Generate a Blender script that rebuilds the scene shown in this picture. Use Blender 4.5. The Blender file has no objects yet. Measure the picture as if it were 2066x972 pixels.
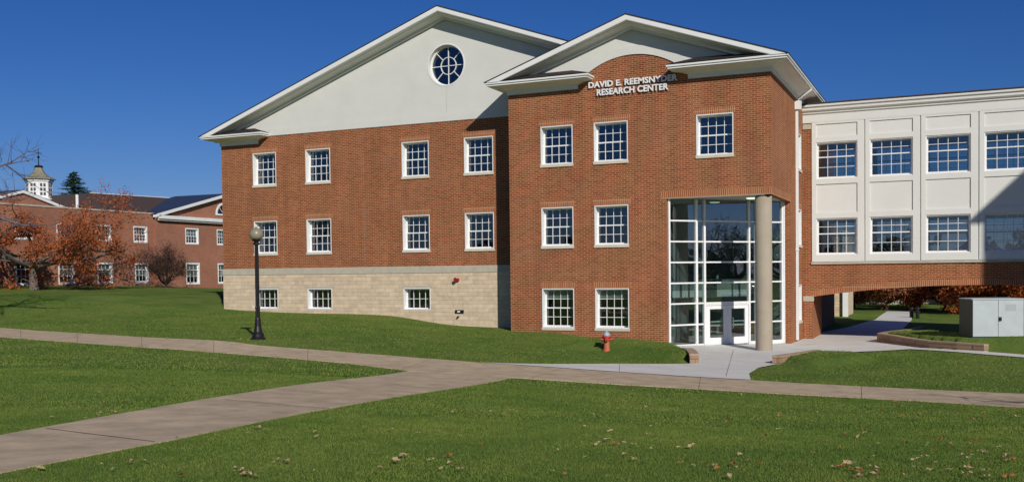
import bpy, bmesh, math, random
import numpy as np
from mathutils import Vector, Matrix, noise
SC = bpy.context.scene
COL = SC.collection
# ------------------------------------------------------------------ camera
EYE = Vector((0.0, -47.85, 5.0))
RT = Vector((0.911964, 0.410110, -0.011435)).normalized()
FW = Vector((-0.410268, 0.911536, -0.027962)).normalized()
UP = RT.cross(FW).normalized()
FPX, CY = 1978.68, 605.03
cam = bpy.data.objects.new('camera', bpy.data.cameras.new('camera'))
COL.objects.link(cam)
cam.matrix_world = Matrix(((RT.x, UP.x, -FW.x, EYE.x), (RT.y, UP.y, -FW.y, EYE.y), (RT.z, UP.z, -FW.z, EYE.z), (0, 0, 0, 1)))
cam.data.sensor_width = 36
cam.data.lens = 34.4785
cam.data.shift_y = 0.0576
cam.data.clip_start = 0.1
cam.data.clip_end = 3000
SC.camera = cam
# ------------------------------------------------------------------ light
SUN = Vector((2.37, -2.56, 1.84)).normalized()
w = bpy.data.worlds.new('World'); SC.world = w; w.use_nodes = True
nt = w.node_tree; nt.nodes.clear()
sky = nt.nodes.new('ShaderNodeTexSky'); sky.sky_type = 'NISHITA'; sky.sun_disc = False
sky.sun_elevation = math.asin(SUN.z); sky.sun_rotation = math.atan2(SUN.x, SUN.y)
sky.altitude = 300; sky.air_density = 1.0; sky.dust_density = 0.15; sky.ozone_density = 3.5
bgn = nt.nodes.new('ShaderNodeBackground'); bgn.inputs[1].default_value = 0.09
out = nt.nodes.new('ShaderNodeOutputWorld')
sep = nt.nodes.new('ShaderNodeSeparateColor'); cmb = nt.nodes.new('ShaderNodeCombineColor'); nt.links.new(sky.outputs[0], sep.inputs[0])
for i_, (g_, k_) in enumerate(((1.65, .092), (1.2, .262), (1.0, .68))):      # deep clear autumn sky
    pw_ = nt.nodes.new('ShaderNodeMath'); pw_.operation = 'POWER'; pw_.inputs[1].default_value = g_
    ml_ = nt.nodes.new('ShaderNodeMath'); ml_.operation = 'MULTIPLY'; ml_.inputs[1].default_value = k_
    nt.links.new(sep.outputs[i_], pw_.inputs[0]); nt.links.new(pw_.outputs[0], ml_.inputs[0]); nt.links.new(ml_.outputs[0], cmb.inputs[i_])
nt.links.new(cmb.outputs[0], bgn.inputs[0]); nt.links.new(bgn.outputs[0], out.inputs[0])
sl = bpy.data.lights.new('sun', 'SUN'); sl.energy = 4.0; sl.angle = math.radians(.5); sl.color = (1, .955, .88)
so = bpy.data.objects.new('sun', sl); COL.objects.link(so)
so.rotation_euler = SUN.to_track_quat('Z', 'Y').to_euler()
SC.view_settings.view_transform = 'Standard'; SC.view_settings.look = 'None'
SC.view_settings.exposure = -0.05; SC.view_settings.gamma = 1
SC.render.engine = 'CYCLES'
SC.cycles.max_bounces = 8; SC.cycles.transparent_max_bounces = 12

# ------------------------------------------------------------------ helpers
def tag(o, label=None, cat=None, group=None, kind=None):
    if label: o['label'] = label
    if cat: o['category'] = cat
    if group: o['group'] = group
    if kind: o['kind'] = kind
    return o
def empty(name, loc, rz=0):
    o = bpy.data.objects.new(name, None); COL.objects.link(o); o.location = loc; o.rotation_euler = (0, 0, rz)
    o.empty_display_size = .3
    return o
def attach(o, parent):
    if parent is not None:
        m = Matrix.Identity(4); q = parent; chain = []
        while q is not None: chain.append(q); q = q.parent
        for q in reversed(chain): m = m @ q.matrix_parent_inverse @ Matrix.LocRotScale(q.location, q.rotation_euler, q.scale)
        o.parent = parent; o.matrix_parent_inverse = m.inverted()
class MB:
    """collects faces, builds one mesh object"""
    def __init__(s): s.v = []; s.f = []; s.m = []
    def quad(s, a, b, c, d, mi=0):
        n = len(s.v); s.v += [tuple(a), tuple(b), tuple(c), tuple(d)]; s.f.append((n, n+1, n+2, n+3)); s.m.append(mi)
    def box(s, x0, x1, y0, y1, z0, z1, mi=0, fn=None):
        p = [(x, y, z) for z in (z0, z1) for y in (y0, y1) for x in (x0, x1)]
        if fn: p = [fn(*q) for q in p]
        n = len(s.v); s.v += p
        for f in ((0, 2, 3, 1), (4, 5, 7, 6), (0, 1, 5, 4), (2, 6, 7, 3), (0, 4, 6, 2), (1, 3, 7, 5)):
            s.f.append(tuple(n+i for i in f)); s.m.append(mi)
    def prism(s, poly, o0, o1, fn, mi=0, caps=True):
        """poly in (u,z), extruded in out coordinate o0..o1; fn(u,o,z)->world"""
        n = len(s.v); k = len(poly)
        s.v += [fn(u, o0, z) for u, z in poly] + [fn(u, o1, z) for u, z in poly]
        if caps:
            s.f.append(tuple(n+i for i in range(k))); s.f.append(tuple(n+k+i for i in reversed(range(k)))); s.m += [mi, mi]
        for i in range(k):
            j = (i+1) % k
            s.f.append((n+i, n+k+i, n+k+j, n+j)); s.m.append(mi)
    def tube(s, pts, rad, n=8, mi=0, cap=True):
        base = len(s.v); P = [Vector(p) for p in pts]
        for i, p in enumerate(P):
            d = (P[min(i+1, len(P)-1)]-P[max(i-1, 0)]).normalized()
            a = d.cross(Vector((0, 0, 1)) if abs(d.z) < .9 else Vector((1, 0, 0))).normalized(); b = d.cross(a)
            r = rad[i] if hasattr(rad, '__len__') else rad
            for k in range(n):
                t = 2*math.pi*k/n; s.v.append(tuple(p+a*(r*math.cos(t))+b*(r*math.sin(t))))
        for i in range(len(P)-1):
            for k in range(n):
                k2 = (k+1) % n
                s.f.append((base+i*n+k, base+i*n+k2, base+(i+1)*n+k2, base+(i+1)*n+k)); s.m.append(mi)
        if cap:
            s.f.append(tuple(base+k for k in range(n))); s.f.append(tuple(base+(len(P)-1)*n+k for k in reversed(range(n)))); s.m += [mi, mi]
    def lathe(s, prof, c=(0, 0, 0), n=20, mi=0, flute=0):
        base = len(s.v)
        for r, z in prof:
            for k in range(n):
                t = 2*math.pi*k/n; rr = r*(1-flute*(k % 2)); s.v.append((c[0]+rr*math.cos(t), c[1]+rr*math.sin(t), c[2]+z))
        for i in range(len(prof)-1):
            for k in range(n):
                k2 = (k+1) % n; s.f.append((base+i*n+k, base+i*n+k2, base+(i+1)*n+k2, base+(i+1)*n+k)); s.m.append(mi)
        s.f.append(tuple(base+k for k in reversed(range(n)))); s.f.append(tuple(base+(len(prof)-1)*n+k for k in range(n))); s.m += [mi, mi]
    def build(s, name, mats, parent=None, smooth=False, recalc=True):
        me = bpy.data.meshes.new(name); me.from_pydata(s.v, [], s.f)
        if not isinstance(mats, (list, tuple)): mats = [mats]
        for m in mats: me.materials.append(m)
        me.polygons.foreach_set('material_index', s.m)
        if recalc:
            bm = bmesh.new(); bm.from_mesh(me); bmesh.ops.recalc_face_normals(bm, faces=bm.faces); bm.to_mesh(me); bm.free()
        if smooth: me.shade_smooth()
        o = bpy.data.objects.new(name, me); COL.objects.link(o); attach(o, parent)
        return o

# ------------------------------------------------------------------ materials
def mat(name, col, rough=.8, spec=.3, metal=0., noise_amt=0., noise_scale=5., bump=0., bump_scale=30., col2=None, stretch=None):
    m = bpy.data.materials.new(name); m.use_nodes = True; t = m.node_tree; b = t.nodes['Principled BSDF']
    b.inputs['Base Color'].default_value = (*col, 1); b.inputs['Roughness'].default_value = rough
    b.inputs['Specular IOR Level'].default_value = spec; b.inputs['Metallic'].default_value = metal
    geo = t.nodes.new('ShaderNodeNewGeometry'); vec = geo.outputs['Position']
    if stretch:
        mp = t.nodes.new('ShaderNodeMapping'); mp.inputs['Scale'].default_value = stretch; t.links.new(vec, mp.inputs[0]); vec = mp.outputs[0]
    if noise_amt or col2:
        n = t.nodes.new('ShaderNodeTexNoise'); n.inputs['Scale'].default_value = noise_scale; n.inputs['Detail'].default_value = 6; n.inputs['Roughness'].default_value = .65
        t.links.new(vec, n.inputs['Vector'])
        r = t.nodes.new('ShaderNodeValToRGB'); r.color_ramp.elements[0].position = .32; r.color_ramp.elements[1].position = .68
        c2 = col2 or tuple(min(1, c*(1+noise_amt)) for c in col); c1 = col if col2 else tuple(c*(1-noise_amt) for c in col)
        r.color_ramp.elements[0].color = (*c1, 1); r.color_ramp.elements[1].color = (*c2, 1)
        t.links.new(n.outputs[0], r.inputs[0]); t.links.new(r.outputs[0], b.inputs['Base Color'])
    if bump:
        n2 = t.nodes.new('ShaderNodeTexNoise'); n2.inputs['Scale'].default_value = bump_scale; n2.inputs['Detail'].default_value = 5
        t.links.new(vec, n2.inputs['Vector'])
        bp = t.nodes.new('ShaderNodeBump'); bp.inputs['Strength'].default_value = bump; bp.inputs['Distance'].default_value = .03
        t.links.new(n2.outputs[0], bp.inputs['Height']); t.links.new(bp.outputs[0], b.inputs['Normal'])
    return m
def brick_mat(name, c1, c2, mortar, bw=.30, bh=.095, ms=.014, soldier=False, bias=0., rough=.9, bumpd=.01, tone=.16, ns=.35, pale=0.):
    m = bpy.data.materials.new(name); m.use_nodes = True; t = m.node_tree; b = t.nodes['Principled BSDF']
    L = t.links
    geo = t.nodes.new('ShaderNodeNewGeometry'); sp = t.nodes.new('ShaderNodeSeparateXYZ'); L.new(geo.outputs['Position'], sp.inputs[0])
    ad = t.nodes.new('ShaderNodeMath'); ad.operation = 'ADD'; L.new(sp.outputs[0], ad.inputs[0]); L.new(sp.outputs[1], ad.inputs[1])
    cb = t.nodes.new('ShaderNodeCombineXYZ')
    if soldier: L.new(sp.outputs[2], cb.inputs[0]); L.new(ad.outputs[0], cb.inputs[1])
    else: L.new(ad.outputs[0], cb.inputs[0]); L.new(sp.outputs[2], cb.inputs[1])
    br = t.nodes.new('ShaderNodeTexBrick'); L.new(cb.outputs[0], br.inputs['Vector'])
    br.inputs['Scale'].default_value = 1; br.inputs['Brick Width'].default_value = bw; br.inputs['Row Height'].default_value = bh
    br.inputs['Mortar Size'].default_value = ms; br.inputs['Mortar Smooth'].default_value = .15; br.inputs['Bias'].default_value = bias
    if soldier: br.offset = 0
    br.inputs['Color1'].default_value = (*c1, 1); br.inputs['Color2'].default_value = (*c2, 1); br.inputs['Mortar'].default_value = (*mortar, 1)
    n = t.nodes.new('ShaderNodeTexNoise'); n.inputs['Scale'].default_value = ns; n.inputs['Detail'].default_value = 7; n.inputs['Roughness'].default_value = .7
    L.new(geo.outputs['Position'], n.inputs['Vector'])
    mr = t.nodes.new('ShaderNodeMapRange'); mr.inputs[1].default_value = .3; mr.inputs[2].default_value = .7
    mr.inputs[3].default_value = 1-tone; mr.inputs[4].default_value = 1+tone; L.new(n.outputs[0], mr.inputs[0])
    mx = t.nodes.new('ShaderNodeMix'); mx.data_type = 'RGBA'; mx.blend_type = 'MULTIPLY'; mx.inputs[0].default_value = 1
    L.new(br.outputs['Color'], mx.inputs[6]); L.new(mr.outputs[0], mx.inputs[7]); last = mx.outputs[2]
    if pale:      # lime bloom on the brick, in broad uneven bands, and faint rain streaks
        mp = t.nodes.new('ShaderNodeMapping'); mp.inputs['Scale'].default_value = (.16, .16, .42); L.new(geo.outputs['Position'], mp.inputs[0])
        n3 = t.nodes.new('ShaderNodeTexNoise'); n3.inputs['Scale'].default_value = 1; n3.inputs['Detail'].default_value = 8; n3.inputs['Roughness'].default_value = .72; L.new(mp.outputs[0], n3.inputs['Vector'])
        m3 = t.nodes.new('ShaderNodeMapRange'); m3.inputs[1].default_value = .45; m3.inputs[2].default_value = .75; m3.inputs[3].default_value = 0; m3.inputs[4].default_value = pale; L.new(n3.outputs[0], m3.inputs[0])
        x3 = t.nodes.new('ShaderNodeMix'); x3.data_type = 'RGBA'; x3.inputs[7].default_value = (.42, .25, .155, 1); L.new(m3.outputs[0], x3.inputs[0]); L.new(last, x3.inputs[6])
        mp2 = t.nodes.new('ShaderNodeMapping'); mp2.inputs['Scale'].default_value = (2.2, 2.2, .12); L.new(geo.outputs['Position'], mp2.inputs[0])
        n4 = t.nodes.new('ShaderNodeTexNoise'); n4.inputs['Scale'].default_value = 1; n4.inputs['Detail'].default_value = 5; L.new(mp2.outputs[0], n4.inputs['Vector'])
        m4 = t.nodes.new('ShaderNodeMapRange'); m4.inputs[1].default_value = .35; m4.inputs[2].default_value = .7; m4.inputs[3].default_value = .90; m4.inputs[4].default_value = 1.08; L.new(n4.outputs[0], m4.inputs[0])
        x4 = t.nodes.new('ShaderNodeMix'); x4.data_type = 'RGBA'; x4.blend_type = 'MULTIPLY'; x4.inputs[0].default_value = 1; L.new(x3.outputs[2], x4.inputs[6]); L.new(m4.outputs[0], x4.inputs[7]); last = x4.outputs[2]
    L.new(last, b.inputs['Base Color'])
    bp = t.nodes.new('ShaderNodeBump'); bp.inputs['Strength'].default_value = .6; bp.inputs['Distance'].default_value = bumpd; bp.invert = True
    L.new(br.outputs['Fac'], bp.inputs['Height']); L.new(bp.outputs[0], b.inputs['Normal'])
    b.inputs['Roughness'].default_value = rough; b.inputs['Specular IOR Level'].default_value = .15
    return m
def glass_mat(name, tint, ior=2.1, wav=.0):
    m = bpy.data.materials.new(name); m.use_nodes = True; t = m.node_tree; t.nodes.clear(); L = t.links
    o = t.nodes.new('ShaderNodeOutputMaterial'); mx = t.nodes.new('ShaderNodeMixShader'); tr = t.nodes.new('ShaderNodeBsdfTransparent'); gl = t.nodes.new('ShaderNodeBsdfGlossy')
    tr.inputs[0].default_value = (*tint, 1); gl.inputs['Roughness'].default_value = .015; gl.inputs[0].default_value = (.9, .95, 1, 1)
    # reflectance of a pane, the same from both of its sides
    f0 = ((ior-1)/(ior+1))**2; gg = t.nodes.new('ShaderNodeNewGeometry'); dt = t.nodes.new('ShaderNodeVectorMath'); dt.operation = 'DOT_PRODUCT'; L.new(gg.outputs['Incoming'], dt.inputs[0]); L.new(gg.outputs['Normal'], dt.inputs[1])
    ab = t.nodes.new('ShaderNodeMath'); ab.operation = 'ABSOLUTE'; L.new(dt.outputs['Value'], ab.inputs[0])
    om = t.nodes.new('ShaderNodeMath'); om.operation = 'SUBTRACT'; om.inputs[0].default_value = 1; L.new(ab.outputs[0], om.inputs[1])
    p5 = t.nodes.new('ShaderNodeMath'); p5.operation = 'POWER'; p5.inputs[1].default_value = 4; L.new(om.outputs[0], p5.inputs[0])
    fr = t.nodes.new('ShaderNodeMath'); fr.operation = 'MULTIPLY_ADD'; fr.inputs[1].default_value = 1-f0; fr.inputs[2].default_value = f0; L.new(p5.outputs[0], fr.inputs[0])
    if wav:
        n = t.nodes.new('ShaderNodeTexNoise'); n.inputs['Scale'].default_value = 1.1; g = t.nodes.new('ShaderNodeNewGeometry'); L.new(g.outputs['Position'], n.inputs['Vector'])
        bp = t.nodes.new('ShaderNodeBump'); bp.inputs['Strength'].default_value = wav; bp.inputs['Distance'].default_value = .05
        L.new(n.outputs[0], bp.inputs['Height']); L.new(bp.outputs[0], gl.inputs['Normal'])
    L.new(fr.outputs[0], mx.inputs[0]); L.new(tr.outputs[0], mx.inputs[1]); L.new(gl.outputs[0], mx.inputs[2]); L.new(mx.outputs[0], o.inputs[0])
    return m
def emit_mat(name, col, s):
    m = bpy.data.materials.new(name); m.use_nodes = True; b = m.node_tree.nodes['Principled BSDF']
    b.inputs['Base Color'].default_value = (*col, 1); b.inputs['Emission Color'].default_value = (*col, 1); b.inputs['Emission Strength'].default_value = s
    return m
def leaf_mat(name, cols, transl=.25):
    m = bpy.data.materials.new(name); m.use_nodes = True; t = m.node_tree; b = t.nodes['Principled BSDF']; L = t.links
    g = t.nodes.new('ShaderNodeNewGeometry'); r = t.nodes.new('ShaderNodeValToRGB'); L.new(g.outputs['Random Per Island'], r.inputs[0])
    cr = r.color_ramp; cr.interpolation = 'LINEAR'
    while len(cr.elements) < len(cols): cr.elements.new(.5)
    for i, c in enumerate(cols): cr.elements[i].position = i/(len(cols)-1); cr.elements[i].color = (*c, 1)
    L.new(r.outputs[0], b.inputs['Base Color']); b.inputs['Roughness'].default_value = .7; b.inputs['Specular IOR Level'].default_value = .2
    tl = t.nodes.new('ShaderNodeBsdfTranslucent'); L.new(r.outputs[0], tl.inputs[0]); mx = t.nodes.new('ShaderNodeMixShader'); mx.inputs[0].default_value = transl
    o = t.nodes['Material Output']; L.new(b.outputs[0], mx.inputs[1]); L.new(tl.outputs[0], mx.inputs[2]); L.new(mx.outputs[0], o.inputs[0])
    return m
M_brick = brick_mat('brick', (.325, .092, .034), (.195, .048, .018), (.44, .25, .13), ms=.015, tone=.13, pale=.18)
M_soldier = brick_mat('soldier_brick', (.38, .13, .055), (.29, .090, .038), (.52, .33, .19), bw=.5, bh=.098, ms=.014, soldier=True)
M_brick_old = brick_mat('old_brick', (.39, .140, .082), (.30, .106, .064), (.33, .22, .15), bw=.24, bh=.08, ms=.010)
M_stone = brick_mat('split_stone', (.68, .54, .38), (.57, .45, .315), (.54, .44, .31), bw=.62, bh=.22, ms=.007, bumpd=.03, tone=.17, ns=2.6)
M_lime = mat('limestone', (.47, .425, .335), .85, noise_amt=.10, noise_scale=2.5, bump=.1)
M_sill = mat('sill_stone', (.62, .56, .44), .85, noise_amt=.08, noise_scale=3)
M_stucco = mat('stucco', (.655, .650, .595), .9, .1, noise_amt=.035, noise_scale=.7, bump=.15, bump_scale=60)
M_white = mat('white_paint', (.80, .80, .78), .45, .4, noise_amt=.03, noise_scale=1.5)
M_trim = mat('trim_paint', (.78, .78, .75), .5, .3, noise_amt=.04, noise_scale=.8)
M_panel = mat('white_panel', (.70, .695, .645), .6, .3, noise_amt=.03, noise_scale=.6)
M_roof = brick_mat('shingles', (.055, .040, .038), (.040, .032, .032), (.025, .02, .02), bw=.35, bh=.15, ms=.01)
M_skyroof = mat('sky_blue_roof', (.030, .045, .085), .6, .3, noise_amt=.15, noise_scale=3)  # blue sky light on the slopes put into the base colour
M_metalroof = mat('brown_metal_roof', (.075, .052, .046), .85, .2, noise_amt=.1)
M_glass = glass_mat('window_glass', (.52, .58, .58), 2.25, .10)
M_lobby = glass_mat('lobby_glass', (.52, .63, .63), 3.1, .03)
M_lobbywall = mat('lobby_wall', (.24, .29, .275), .9, noise_amt=.08, noise_scale=1)
M_inner = mat('interior', (.20, .195, .17), .9, noise_amt=.1, noise_scale=2)
M_innerlight = mat('interior_pale', (.8, .82, .76), .9)
M_blind = mat('blind', (.36, .42, .38), .9)
M_wood = mat('wood_bench', (.42, .24, .1), .6)
M_col = mat('column_concrete', (.37, .315, .235), .85, noise_amt=.07, noise_scale=1.2, bump=.1)
M_conc = mat('old_concrete', (.51, .395, .26), .9, .15, noise_amt=.22, noise_scale=1.6, bump=.15, bump_scale=25)
M_conc_new = mat('new_concrete', (.66, .635, .58), .85, .15, noise_amt=.09, noise_scale=.7, bump=.1)
M_joint = mat('joint_dark', (.17, .14, .10), .9)
M_asphalt = mat('asphalt', (.16, .15, .15), .9, noise_amt=.1)
M_wallstone = brick_mat('garden_wall_stone', (.38, .25, .155), (.31, .205, .13), (.16, .11, .08), bw=.42, bh=.2, ms=.012)
M_wallcap = mat('wall_cap', (.40, .29, .19), .9, noise_amt=.15, noise_scale=6)
M_black = mat('black_iron', (.012, .011, .011), .35, .5)
M_globe = None
M_red = mat('hydrant_red', (.42, .045, .03), .5, .4, noise_amt=.15, noise_scale=12)
M_redfade = mat('hydrant_faded', (.50, .14, .07), .6, .4, noise_amt=.15, noise_scale=12)
M_silver = mat('hydrant_silver', (.36, .40, .45), .45, .5)
M_cab = mat('cabinet_grey', (.46, .50, .51), .5, .3, noise_amt=.06, noise_scale=2)
M_cabdark = mat('cabinet_green', (.05, .09, .08), .5, .4)
M_bark = mat('bark', (.15, .12, .10), .95, noise_amt=.35, noise_scale=9, bump=.5)
M_bark_dark = mat('dark_bark', (.045, .036, .032), .95, noise_amt=.3, noise_scale=9)
M_bark_grey = mat('grey_twigs', (.14, .12, .14), .95)
M_orange = leaf_mat('orange_leaves', [(.20, .055, .02), (.42, .095, .028), (.52, .14, .04), (.32, .14, .045), (.50, .10, .03)])
M_orange2 = leaf_mat('rust_leaves', [(.13, .05, .03), (.30, .10, .04), (.42, .15, .06), (.22, .10, .06), (.38, .10, .04)])
M_needle = leaf_mat('dark_needles', [(.012, .032, .016), (.022, .052, .024), (.035, .07, .035)], .05)
M_woods = leaf_mat('woods_leaves', [(.03, .035, .015), (.06, .05, .02), (.04, .055, .02), (.09, .05, .02)], .1)
M_copper = mat('patina_roof', (.24, .22, .15), .6, noise_amt=.2, noise_scale=3)
M_strobe = mat('red_plastic', (.3, .01, .015), .4, .5)

# ------------------------------------------------------------------ picture-to-place lookup
def ray(px, py):
    return FW + RT*((px-1033)/FPX) - UP*((py-CY)/FPX)
def on_z(px, py, z):
    d = ray(px, py); return EYE + d*((z-EYE.z)/d.z)
def at_depth(px, py, t): return EYE + ray(px, py)*t
# ------------------------------------------------------------------ terrain height
XR, XL, YE, YB = -7.634, -20.855, -1.675, 8.65
cps = []
for px, py, z in ((0, 972, 3.12), (500, 972, 3.12), (1033, 972, 3.1), (1550, 972, 3.02), (2066, 972, 2.95),
                  (0, 870, 2.98), (400, 850, 2.86), (1033, 850, 2.62), (1500, 860, 2.36), (2066, 880, 2.3),
                  (0, 760, 2.75), (400, 760, 2.58), (0, 671, 2.5), (300, 690, 2.42), (521, 706, 2.28), (700, 724, 2.1), (830, 745, 1.97), (1033, 750, 1.8),
                  (1250, 763, 1.66), (1510, 778, 1.50), (1750, 795, 1.5), (2066, 810, 1.5), (968, 732, 1.85),
                  (521, 684, 2.48), (250, 640, 2.75), (0, 640, 2.85), (330, 605, 3.5), (150, 600, 3.75), (800, 690, 2.2), (1000, 710, 1.85), (1150, 715, 1.65),
                  (70, 583, 4.15), (1512, 750, 1.40), (1417, 733, 1.40), (1650, 712, 1.25), (1835, 703, 1.24), (2066, 722, 1.30), (1900, 745, 1.42), (2066, 765, 1.46), (1650, 745, 1.38), (1700, 668, 1.1), (1850, 628, 1.1), (2009, 679, 1.5), (2085, 690, 1.5)):
    p = on_z(px, py, z); cps.append((p.x, p.y, z))
cps += [(-41, 0, 2.97), (-34.1, 0, 2.73), (-28.7, 0, 2.60), (-25.5, 0, 2.17), (-22.4, 0, 2.05), (-20.9, -1.7, 1.98), (-18.1, -1.7, 1.9), (-15.5, -1.7, 1.60), (-13.2, -1.7, 1.38),
        (-12.6, -1.7, 1.35), (-10, 1.5, 1.26), (-7.6, -2, 1.2), (-7.6, 4, 1.15), (-7.6, 6, 1.12), (-7, 12, 1.1), (5, 12, 1.1), (10, 7, 1.15), (10, -8, 1.3), (1, 9.5, 1.12), (5, 9.5, 1.12),
        (-68, 5.9, 4.38), (-68, 22, 4.1), (-68, 31, 3.7), (-56, 14, 3.8), (-50, 30, 3.5), (-90, 0, 4.6), (0, -47.85, 3.3), (-20, -55, 3.4), (20, -50, 3.1), (20, -25, 1.8), (-60, -30, 3.2), (-60, -12, 3.1),
        (0, 40, 1.1), (-20, 60, 1.1), (0, 90, 1.1), (20, 60, 1.1), (30, 20, 1.2), (-30, 100, 1.5), (40, 100, 1.2), (-80, 50, 3.6)]
CP = np.array(cps)
def tps_fit(cp, lam=.35):
    n = len(cp); D = np.sqrt(((cp[:, None, :2]-cp[None, :, :2])**2).sum(-1))+1e-9
    K = D*D*np.log(D)*.01; K[np.arange(n), np.arange(n)] = lam*.01
    P = np.c_[np.ones(n), cp[:, :2]]; A = np.zeros((n+3, n+3)); A[:n, :n] = K; A[:n, n:] = P; A[n:, :n] = P.T
    return np.linalg.solve(A, np.r_[cp[:, 2], 0, 0, 0])
TW = tps_fit(CP)
def base_h(x, y):
    x = np.asarray(x, float); y = np.asarray(y, float); sh = x.shape; X = x.ravel(); Y = y.ravel()
    cx = np.clip(X, -90, 40); cyy = np.clip(Y, -60, 105)
    D = np.sqrt((cx[:, None]-CP[None, :, 0])**2+(cyy[:, None]-CP[None, :, 1])**2)+1e-9
    K = D*D*np.log(D)*.01
    return np.clip(K @ TW[:len(CP)] + TW[-3] + TW[-2]*cx + TW[-1]*cyy, .9, 5.2).reshape(sh)
def on_base(px, py):
    d = ray(px, py); t = 8.; z = 0
    step = .5
    while t < 400:
        p = EYE+d*t
        if p.z < base_h(p.x, p.y): break
        t += step
    lo, hi = t-step, t
    for _ in range(14):
        mi = (lo+hi)/2; p = EYE+d*mi
        if p.z < base_h(p.x, p.y): hi = mi
        else: lo = mi
    p = EYE+d*hi; return Vector((p.x, p.y))
def seg_dist(X, Y, a, b):
    ax, ay = a; bx, by = b; dx, dy = bx-ax, by-ay; L2 = dx*dx+dy*dy+1e-12
    t = np.clip(((X-ax)*dx+(Y-ay)*dy)/L2, 0, 1); return np.hypot(X-ax-t*dx, Y-ay-t*dy)
def inside(X, Y, poly):
    r = np.zeros(X.shape, bool); n = len(poly)
    for i in range(n):
        x0, y0 = poly[i]; x1, y1 = poly[(i+1) % n]
        c = ((y0 > Y) != (y1 > Y)); xi = (x1-x0)*(Y-y0)/((y1-y0) if y1 != y0 else 1e-9)+x0
        r ^= c & (X < xi)
    return r
# raised lawns held by the low garden walls: (polygon, hard edges as index pairs, height, falloff)
WALL_A = [tuple(on_base(*q)) for q in ((1345, 702), (1362, 707), (1380, 716), (1394, 725), (1401, 734))]       # left of the entrance
pB0 = on_base(1566, 735); pB1 = on_base(1650, 716)
WALL_B = [(pB0.x, pB0.y), ((pB0.x*.55+pB1.x*.45)-.0, (pB0.y*.55+pB1.y*.45)), (pB1.x, pB1.y)]
pw = [on_base(*q) for q in ((1776, 690), (1830, 697), (1880, 703), (1935, 706), (1990, 709))]
WALL_C = [(p.x, p.y) for p in pw]
pc = on_base(1860, 676)
MOUNDS = [
    (WALL_A+[(WALL_A[4][0]-.6, WALL_A[4][1]-.25), (-13.6, -8.6), (-16.0, -8.0), (-16.2, -4.5), (-14.6, -2.3)], [(0, 1), (1, 2), (2, 3), (3, 4)], .36, 1.2),
    (WALL_B+[(WALL_B[2][0]+2.2, WALL_B[2][1]-.3), (WALL_B[2][0]+3, WALL_B[2][1]-3.2), (WALL_B[0][0]+1.8, WALL_B[0][1]-2.6), (WALL_B[0][0]+.35, WALL_B[0][1]-1.2)], [(0, 1), (1, 2)], .27, 1.1),
    ([(pc.x, pc.y+.4)]+WALL_C+[(WALL_C[-1][0]+3, WALL_C[-1][1]-.3), (WALL_C[-1][0]+9, WALL_C[-1][1]+.4), (WALL_C[-1][0]+9, 5.0), (pc.x+2.2, 5.0)], [(0, 1), (1, 2), (2, 3), (3, 4), (4, 5)], .50, 1.3),
]
def height(x, y):
    x = np.asarray(x, float); y = np.asarray(y, float); h = base_h(x, y)
    for poly, hard, H, fo in MOUNDS:
        ins = inside(x, y, poly); n = len(poly); d = np.full(x.shape, 1e9)
        hs = {tuple(sorted(e)) for e in hard}
        for i in range(n):
            j = (i+1) % n
            if tuple(sorted((i, j))) in hs: continue
            d = np.minimum(d, seg_dist(x, y, poly[i], poly[j]))
        k = np.clip(d/fo, 0, 1); k = k*k*(3-2*k)
        dh = np.full(x.shape, 1e9)
        for e_ in hard: dh = np.minimum(dh, seg_dist(x, y, poly[e_[0]], poly[e_[1]]))
        k = k*np.clip((dh-.10)/.12, 0, 1)
        h = h+np.where(ins, H*k, 0)
    return h
def hz(x, y): return float(height(np.array([x]), np.array([y]))[0])
def on_ground(px, py):
    d = ray(px, py); t = 6.
    T = np.arange(6, 300, .25); X = EYE.x+d.x*T; Y = EYE.y+d.y*T; Z = EYE.z+d.z*T; b = Z < height(X, Y)
    i = int(np.argmax(b)) if b.any() else len(T)-1
    lo, hi = T[max(i-1, 0)], T[i]
    for _ in range(10):
        mi = (lo+hi)/2; p = EYE+d*mi
        if p.z < hz(p.x, p.y): hi = mi
        else: lo = mi
    p = EYE+d*hi; return Vector((p.x, p.y, hz(p.x, p.y)))
# ------------------------------------------------------------------ ground mesh
def grid_obj(name, xs, ys, m, zoff=0., mask=None):
    X, Y = np.meshgrid(xs, ys); Z = height(X, Y)+zoff; ny, nx = X.shape
    far = np.maximum(np.abs(X), np.abs(Y)) > 250
    v = np.stack([X, Y, Z], -1).reshape(-1, 3)
    i = np.arange(ny*nx).reshape(ny, nx); f = np.stack([i[:-1, :-1], i[:-1, 1:], i[1:, 1:], i[1:, :-1]], -1).reshape(-1, 4)
    me = bpy.data.meshes.new(name); me.from_pydata(v.tolist(), [], f.tolist()); me.materials.append(m); me.shade_smooth()
    o = bpy.data.objects.new(name, me); COL.objects.link(o); return o
def stops(*a):
    r = []
    for lo, hi, st in a: r += list(np.arange(lo, hi, st))
    return np.array(r+[a[-1][1]])
M_grass = bpy.data.materials.new('grass_ground'); M_grass.use_nodes = True
t = M_grass.node_tree; b = t.nodes['Principled BSDF']; L = t.links
g = t.nodes.new('ShaderNodeNewGeometry')
n1 = t.nodes.new('ShaderNodeTexNoise'); n1.inputs['Scale'].default_value = .35; n1.inputs['Detail'].default_value = 4
n2 = t.nodes.new('ShaderNodeTexNoise'); n2.inputs['Scale'].default_value = 26; n2.inputs['Detail'].default_value = 6; n2.inputs['Roughness'].default_value = .75
L.new(g.outputs['Position'], n1.inputs['Vector']); L.new(g.outputs['Position'], n2.inputs['Vector'])
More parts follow.
